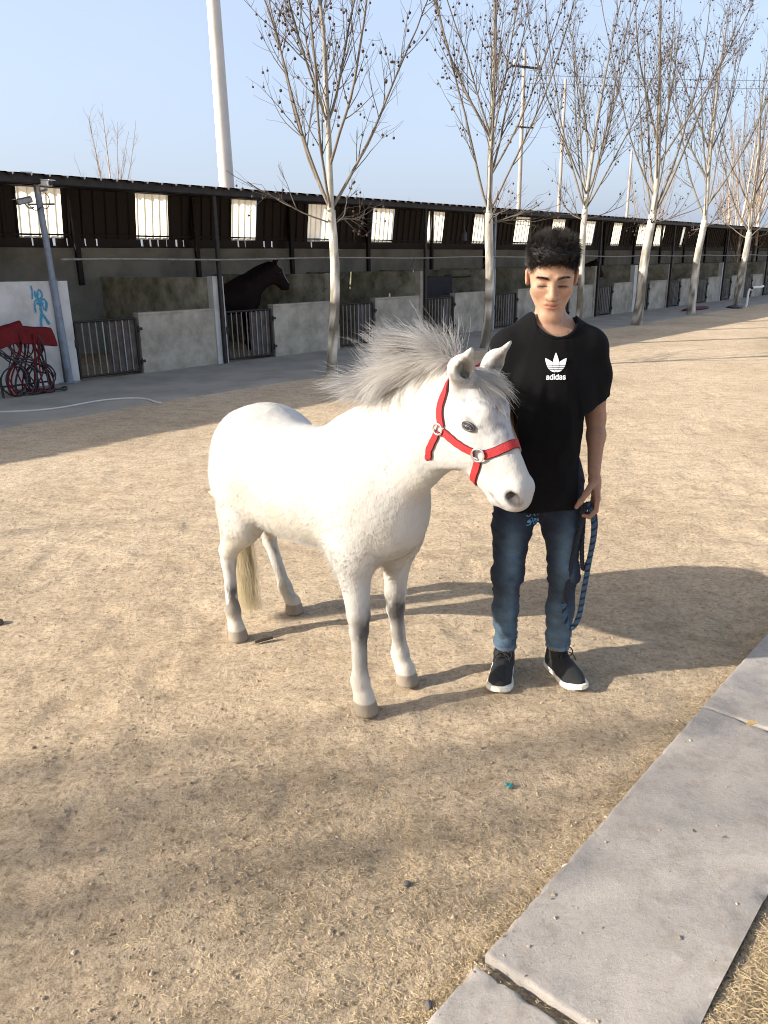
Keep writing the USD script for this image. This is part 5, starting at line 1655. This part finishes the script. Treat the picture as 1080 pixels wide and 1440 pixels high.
stall_horse(S(9.95, -12.3), math.atan2(D[1], D[0]) - 0.55, 1.25, (0.016, 0.0085, 0.0075), "dark bay horse with white blaze in the stall left of the first plane tree")
stall_horse(S(23.3, -12.2), math.atan2(D[1], D[0]) - 0.6, 1.2, (0.030, 0.016, 0.013), "brown horse with white blaze in a far stall right of the young man")
stall_horse(S(12.7, -13.2), math.atan2(D[1], D[0]) + 0.10, 0.90, (0.40, 0.38, 0.33), "pale grey pony deep in the stall behind the first plane tree", False)

# ---------------------------------------------------------------- the young man
person = thing("person", "young man in a black T-shirt and blue jeans standing behind the pony's head, looking down", "person", PB)
bv, bf = body_mesh(0.0036)
obj("body", (bv, bf), "skin", person, smooth=True, color=skin_colour(bv), origin=PB)
sv, sf = shirt_mesh(0.0055)
shirt = obj("t_shirt", (sv, sf), "shirt_cotton", person, smooth=True, origin=PB, label="plain black cotton T-shirt with a white chest print")
jv, jf = jeans_mesh(0.0055)
jeans = obj("jeans", (jv, jf), "denim", person, smooth=True, color=jeans_colour(jv), origin=PB, label="dark blue jeans faded at thighs and shins")
stree, sn = cKDTree(sv), normals_of(sv, sf)


def onto(tree, verts, P, lift):
    """Moves flat print in the xz plane onto the front of a cloth, keeping its relief."""
    P = np.asarray(P, float).copy()
    front = verts[:, 1] < 2.86
    ft = cKDTree(verts[front][:, [0, 2]])
    i = ft.query(P[:, [0, 2]], k=5)[1]
    P[:, 1] = verts[front][i][:, :, 1].mean(1) - lift
    return P


# neckband
ca = np.linspace(0, 2 * math.pi, 60, endpoint=False)
rim = []
for a in ca:
    c = np.array([0.630 + 0.0765 * math.cos(a), 2.880 + 0.052 * math.sin(a), 1.40])
    dd, i = stree.query(c + np.array([0.012 * math.cos(a), 0.012 * math.sin(a), 0.03 + 0.02 * math.sin(a)]))
    rim.append(sv[i])
rim = np.array(rim)
for _ in range(4):
    rim = 0.25 * np.roll(rim, 1, 0) + 0.5 * rim + 0.25 * np.roll(rim, -1, 0)
m = tube(np.vstack([rim, rim[:2]]), 0.0065, 8, False)
obj("neckband", m, "shirt_rib", shirt, smooth=True, origin=PB)

# white print: three leaves cut by bars, and the word below
from shapely import affinity
from shapely.geometry import Polygon, box as sbox2
from shapely.ops import unary_union


def leaf(h, w, rot):
    t = np.linspace(0, 1, 24)
    half = w * np.sin(math.pi * t ** 0.85) ** 0.8 * (1 - 0.25 * t)
    pts = np.r_[np.c_[half, t * h], np.c_[-half[::-1], t[::-1] * h]]
    return affinity.rotate(Polygon(pts).buffer(0), rot, origin=(0, 0))


W3 = 0.0
mid = leaf(0.066, 0.0125, 0)
lf = affinity.translate(leaf(0.060, 0.0145, 38), -0.001, 0.0)
rt = affinity.translate(leaf(0.060, 0.0145, -38), 0.001, 0.0)
gapm = mid.buffer(0.0016)
tre = unary_union([mid, lf.difference(gapm), rt.difference(gapm)])
for yb in (0.0085, 0.0150, 0.0215):
    tre = tre.difference(sbox2(-0.05, yb - 0.0013, 0.05, yb + 0.0013))
LOGO = np.array([0.622, 2.73, 1.268])


def printed(polys, mat, name, at, verts, tree, par, lift=0.0022, sc=1.0):
    ms = []
    for g in getattr(polys, "geoms", [polys]):
        if g.area > 1e-7:
            ms.append(trimesh.creation.extrude_polygon(g, 0.0008, engine="earcut"))
    m = cat(ms)
    put_print(m, mat, name, at, verts, tree, par, lift)


def put_print(m, mat, name, at, verts, tree, par, lift=0.0022):
    v, f = trimesh.remesh.subdivide_to_size(m.vertices, m.faces, 0.006)
    P = np.c_[at[0] + v[:, 0], np.zeros(len(v)), at[2] + v[:, 1]]
    P = onto(tree, verts, P, lift) - np.array([0, 1, 0]) * v[:, 2:3]
    obj(name, (P, f), mat, par, origin=PB)


printed(tre, "print_white", "emblem", LOGO, sv, stree, shirt)
tm = meshkit.text_mesh("adidas", 0.0185, 0.0008, True)
tm.apply_translation([-(tm.bounds[0][0] + tm.bounds[1][0]) / 2, 0, 0])
tm.vertices[:, 0] *= 0.070 / (tm.bounds[1][0] - tm.bounds[0][0])
put_print(tm, "print_white", "lettering", LOGO + [0, 0, -0.026], sv, stree, shirt)
# small blue curls printed on the right thigh
jt = cKDTree(jv)
R1 = np.random.default_rng(6)
cur = []
for k in range(11):
    a0, c0 = R1.uniform(0, 6.28), R1.uniform(-0.020, 0.020, 2)
    th_ = np.linspace(0, R1.uniform(2.5, 5.0), 14)
    rr = np.linspace(0.014, 0.004, 14) * R1.uniform(0.6, 1.1)
    from shapely.geometry import LineString
    cur.append(LineString(np.c_[c0[0] + rr * np.cos(a0 + th_), c0[1] * 1.2 + rr * np.sin(a0 + th_)]).buffer(0.0016))
printed(unary_union(cur), "print_blue", "curl_print", np.array([0.572, 2.75, 0.708]), jv, jt, jeans, 0.003)

# hair: a dark cap under cropped, upswept strands
hv, hf = hair_cap()
hair = obj("hair", (hv, hf), "hair_base", person, smooth=True, origin=PB)
P0, N0 = sample_faces(hv, hf, 9000, 2)
q = (P0 - HC) @ HM.T
R1 = np.random.default_rng(9)
n = len(P0)
topw = np.clip((q[:, 2] - 0.085) / 0.05, 0, 1)
frw = np.clip((q[:, 1] - 0.02) / 0.06, 0, 1)
cl = np.floor((q[:, 0] + 0.1) * 75).astype(int) * 31 + np.floor((q[:, 1] + 0.1) * 60).astype(int)
cj = np.random.default_rng(1).normal(size=(3000, 3)) * 0.15
d = N0 * (0.35 + 0.75 * topw)[:, None] + (HFW * 0.55)[None] * (frw * 0.9)[:, None] + cj[np.clip(cl, 0, 2999)] * (0.4 + topw)[:, None] + R1.normal(size=(n, 3)) * 0.08 + (HX * 0.22)[None] * topw[:, None]
d = d + (HFW * 0.10 - HU * 0.45)[None] * ((1 - topw) * (1 - frw) * 0.9)[:, None] + (HU * 0.5)[None] * frw[:, None]
d /= np.linalg.norm(d, axis=1, keepdims=True)
ln = R1.uniform(0.010, 0.018, n) + 0.013 * topw * R1.random(n) + 0.004 * frw
hairs("strands", curve_set(P0, d, ln, -HU[None] * (0.25 * (1 - topw))[:, None] + R1.normal(size=(n, 3)) * 0.04, 3, 6, 0.0), "black_hair", hair, 0.0010, PB)
P0, N0 = sample_faces(hv, hf, 5000, 8)
q = (P0 - HC) @ HM.T
k = (q[:, 1] > 0.05) & (q[:, 2] < 0.125)
P0, N0, q = P0[k], N0[k], q[k]
R1 = np.random.default_rng(4)
d = N0 * 0.45 - HU * 0.75 + HX[None] * (0.5 * np.sin(q[:, 0] * 60))[:, None] + R1.normal(size=P0.shape) * 0.15
hairs("fringe", curve_set(P0, d, R1.uniform(0.006, 0.014, len(P0)) + 0.012 * np.clip(q[:, 0] / 0.05, 0, 1), -N0 * 0.5, 3, 6), "black_hair", hair, 0.0010, PB)
btree = cKDTree(bv)
bn = normals_of(bv, bf)
for s in (-1, 1):
    n = 260
    t = R1.random(n)
    xb, ub = 0.013 + 0.041 * t, 0.0315 + 0.007 * np.sin(t * 2.2) - 0.004 * t + R1.normal(size=n) * 0.0024 * (1.1 - 0.7 * t)
    P0 = np.array([fp(s * a, 0.100 - 0.35 * max(a - 0.03, 0), b) for a, b in zip(xb, ub)])
    i = btree.query(P0)[1]
    P0, N0 = bv[i] + R1.normal(size=(n, 3)) * 0.0006, bn[i]
    d = N0 * 0.35 + HX * s * 0.8 + HU * (0.25 - 0.5 * t)[:, None]
    hairs("eyebrow", curve_set(P0, d, R1.uniform(0.006, 0.010, n), 0 * d, 3, 4), "brow_hair", person, 0.0009, PB)
    n = 220
    P0 = np.array([fp(s * (0.033 + 0.0165 * a), 0.090 - 0.10 * a * a * 0.05, 0.0035 - 0.002 * a * a) for a in R1.uniform(-1, 1, n)])
    i = btree.query(P0)[1]
    d = bn[i] * 0.7 - HU * 0.7
    hairs("eyelashes", curve_set(bv[i], d, R1.uniform(0.006, 0.009, n), 0 * d, 3, 4), "brow_hair", person, 0.0011, PB)


for ax_ in (0.498, 0.714):
    obj("sock", tube([(ax_, 2.872, 0.07), (ax_, 2.871, 0.16)], 0.0365, 18), "shoe_lace", person, smooth=True, origin=PB)

# shoes
def shoe(heel, toe, label):
    heel, toe = np.array(heel, float), np.array(toe, float)
    f0 = toe - heel
    ln_ = np.linalg.norm(f0)
    f0 /= ln_
    s0 = np.cross([0, 0, 1.0], f0)
    R = np.array([f0, s0, [0, 0, 1.0]])
    T = lambda P: heel + np.asarray(P) @ R
    sh = obj("shoe", *shoe_upper(ln_, T), person, smooth=True, origin=PB, label=label)
    u = np.linspace(0, 1, 40)
    hw = np.interp(u, [0, .06, .2, .42, .70, .86, .95, 1], [.012, .030, .036, .036, .049, .043, .028, .008])
    off = np.interp(u, [0, .4, .8, 1], [0, .002, 0, 0])
    out = np.r_[np.c_[u * ln_, off + hw], np.c_[u[::-1] * ln_, off[::-1] - hw[::-1]]]
    poly = Polygon(out).buffer(0.004).simplify(0.0006)
    lay = []
    for z0, z1, g in ((0.0, 0.004, -0.003), (0.004, 0.017, 0.002), (0.017, 0.022, 0.000)):
        m = trimesh.creation.extrude_polygon(poly.buffer(g), z1 - z0, engine="earcut")
        m.apply_translation([0, 0, z0])
        lay.append(m)
    m = cat(lay)
    uu = m.vertices[:, 0] / ln_
    m.vertices[:, 2] += 0.016 * np.clip((uu - 0.72) / 0.28, 0, 1) ** 2 + 0.010 * np.clip((0.35 - uu) / 0.35, 0, 1) * (m.vertices[:, 2] > 0.010)
    obj("sole", (T(m.vertices), m.faces), "shoe_sole", sh, smooth=35, origin=PB)
    # laces
    lc = []
    for k in range(4):
        x, z = (0.44 + 0.075 * k) * ln_, 0.094 - 0.0115 * k
        lc.append(tube(T(smooth_path([(x - 0.006, 0.026, z - 0.014), (x, 0.012, z + 0.003), (x + 0.004, -0.012, z + 0.003), (x + 0.008, -0.026, z - 0.014)], 10)), 0.0024, 6))
    x, z = 0.40 * ln_, 0.104
    for s in (-1, 1):
        lc.append(tube(T(smooth_path([(x, 0, z), (x - 0.005, s * 0.018, z + 0.020), (x + 0.01, s * 0.036, z + 0.012), (x + 0.014, s * 0.030, z - 0.012), (x + 0.004, s * 0.006, z + 0.002)], 16)), 0.0023, 6))
        lc.append(tube(T(smooth_path([(x, 0, z), (x + 0.02, s * 0.020, z + 0.006), (x + 0.045, s * 0.034, z - 0.020)], 10)), 0.0022, 6))
    m = cat(lc)
    obj("laces", m, "shoe_lace", sh, smooth=True, origin=PB)
    return sh, T, ln_


def shoe_upper(ln_, T):
    F = Field([-0.02, -0.07, 0.0], [ln_ + 0.02, 0.07, 0.17], 0.0035)
    Y = (0, 1, 0)
    F.chain([((0.036, 0, 0.035), 0.036), ((0.30 * ln_, 0, 0.040), 0.037), ((0.52 * ln_, 0, 0.032), 0.040), ((0.72 * ln_, 0, 0.024), 0.043), ((0.87 * ln_, 0, 0.022), 0.031)], 0.02)
    F.cone((0.050, 0, 0.05), (0.066, 0, 0.165), 0.037, 0.042, 0.02)
    F.cone((0.20 * ln_, 0, 0.075), (0.60 * ln_, 0, 0.048), 0.033, 0.028, 0.03)
    F.cone((0.36 * ln_, 0, 0.085), (0.39 * ln_, 0, 0.116), 0.020, 0.014, 0.01, ((1, 0, 0), 0.45))
    F.half((0, 0, 0.140), (-0.25, 0, 1.0), 0.004)
    F.half((0, 0, 0.016), (0, 0, -1), 0.0)
    v, f = F.mesh()
    return (T(relax(v, f, 2)), f), "shoe_knit"


sh, T, l_ = shoe((0.512, 2.940, 0.0), (0.442, 2.690, 0.0), "right black knit shoe with pale sole and three white stripes")
for k in range(3):
    x = (0.36 + 0.075 * k) * l_
    a, b = np.array([x + 0.018, -0.044 - 0.001 * k, 0.032]), np.array([x - 0.010, -0.036, 0.074])
    m = cbox((0.052, 0.011, 0.003), (a + b) / 2, 0.001, np.array([(b - a) / np.linalg.norm(b - a), [0.83, 0.0, 0.55], np.cross((b - a) / np.linalg.norm(b - a), [0.83, 0, 0.55])]))
    obj("stripe", (T(m.vertices), m.faces), "print_white", sh, origin=PB)
shoe((0.700, 2.945, 0.0), (0.784, 2.700, 0.0), "left black knit shoe with pale chunky sole")

# ---------------------------------------------------------------- lead rope in his left hand
rope = thing("lead_rope", "dark and light blue twisted lead rope hanging in a loop from the young man's hand", "rope", (0.77, 2.79, 0.74))
RO = np.array([0.77, 2.79, 0.74])


def twisted(pts, r, turns, mat, name, n=150):
    c = smooth_path(pts, n)
    t = np.gradient(c, axis=0)
    t /= np.linalg.norm(t, axis=1, keepdims=True)
    a = np.cross(t[0], [0, 1.0, 0.2])
    ms = []
    A = []
    for i in range(n):
        a = a - t[i] * (a @ t[i])
        a /= np.linalg.norm(a)
        A.append(a.copy())
    A = np.array(A)
    B = np.cross(t, A)
    for k in range(3):
        ph = np.linspace(0, turns * 2 * math.pi, n)[:, None] + k * 2.094
        ms.append(tube(c + 0.52 * r * (A * np.cos(ph) + B * np.sin(ph)), r * 0.56, 7))
    for k, m in enumerate(ms):
        obj(name, m, "rope_dark" if k == 2 else mat, rope, smooth=True, origin=RO)


hand = np.array([0.772, 2.782, 0.738])
twisted([hand + [0.004, 0.01, 0.03], hand + [0.022, -0.008, -0.02], hand + [0.026, -0.004, -0.16], hand + [0.012, -0.004, -0.30], hand + [0.000, -0.012, -0.40], hand + [-0.014, -0.018, -0.455], hand + [-0.034, -0.020, -0.480], hand + [-0.054, -0.014, -0.452], hand + [-0.058, -0.004, -0.38]], 0.0105, 22, "rope_blue", "rope_strand")
twisted([hand + [-0.058, -0.004, -0.38], hand + [-0.050, 0.0, -0.26], hand + [-0.030, 0.0, -0.12], hand + [-0.014, -0.004, -0.02], hand + [-0.006, 0.012, 0.028]], 0.010, 14, "rope_dark", "rope_strand", 90)
twisted([hand + [0.0, 0.014, 0.03], hand + [0.034, 0.010, -0.02], hand + [0.040, 0.014, -0.10], hand + [0.030, 0.018, -0.19], hand + [0.010, 0.012, -0.24], hand + [-0.006, 0.010, -0.16], hand + [-0.004, 0.012, 0.0]], 0.009, 16, "rope_dark", "rope_strand", 110)
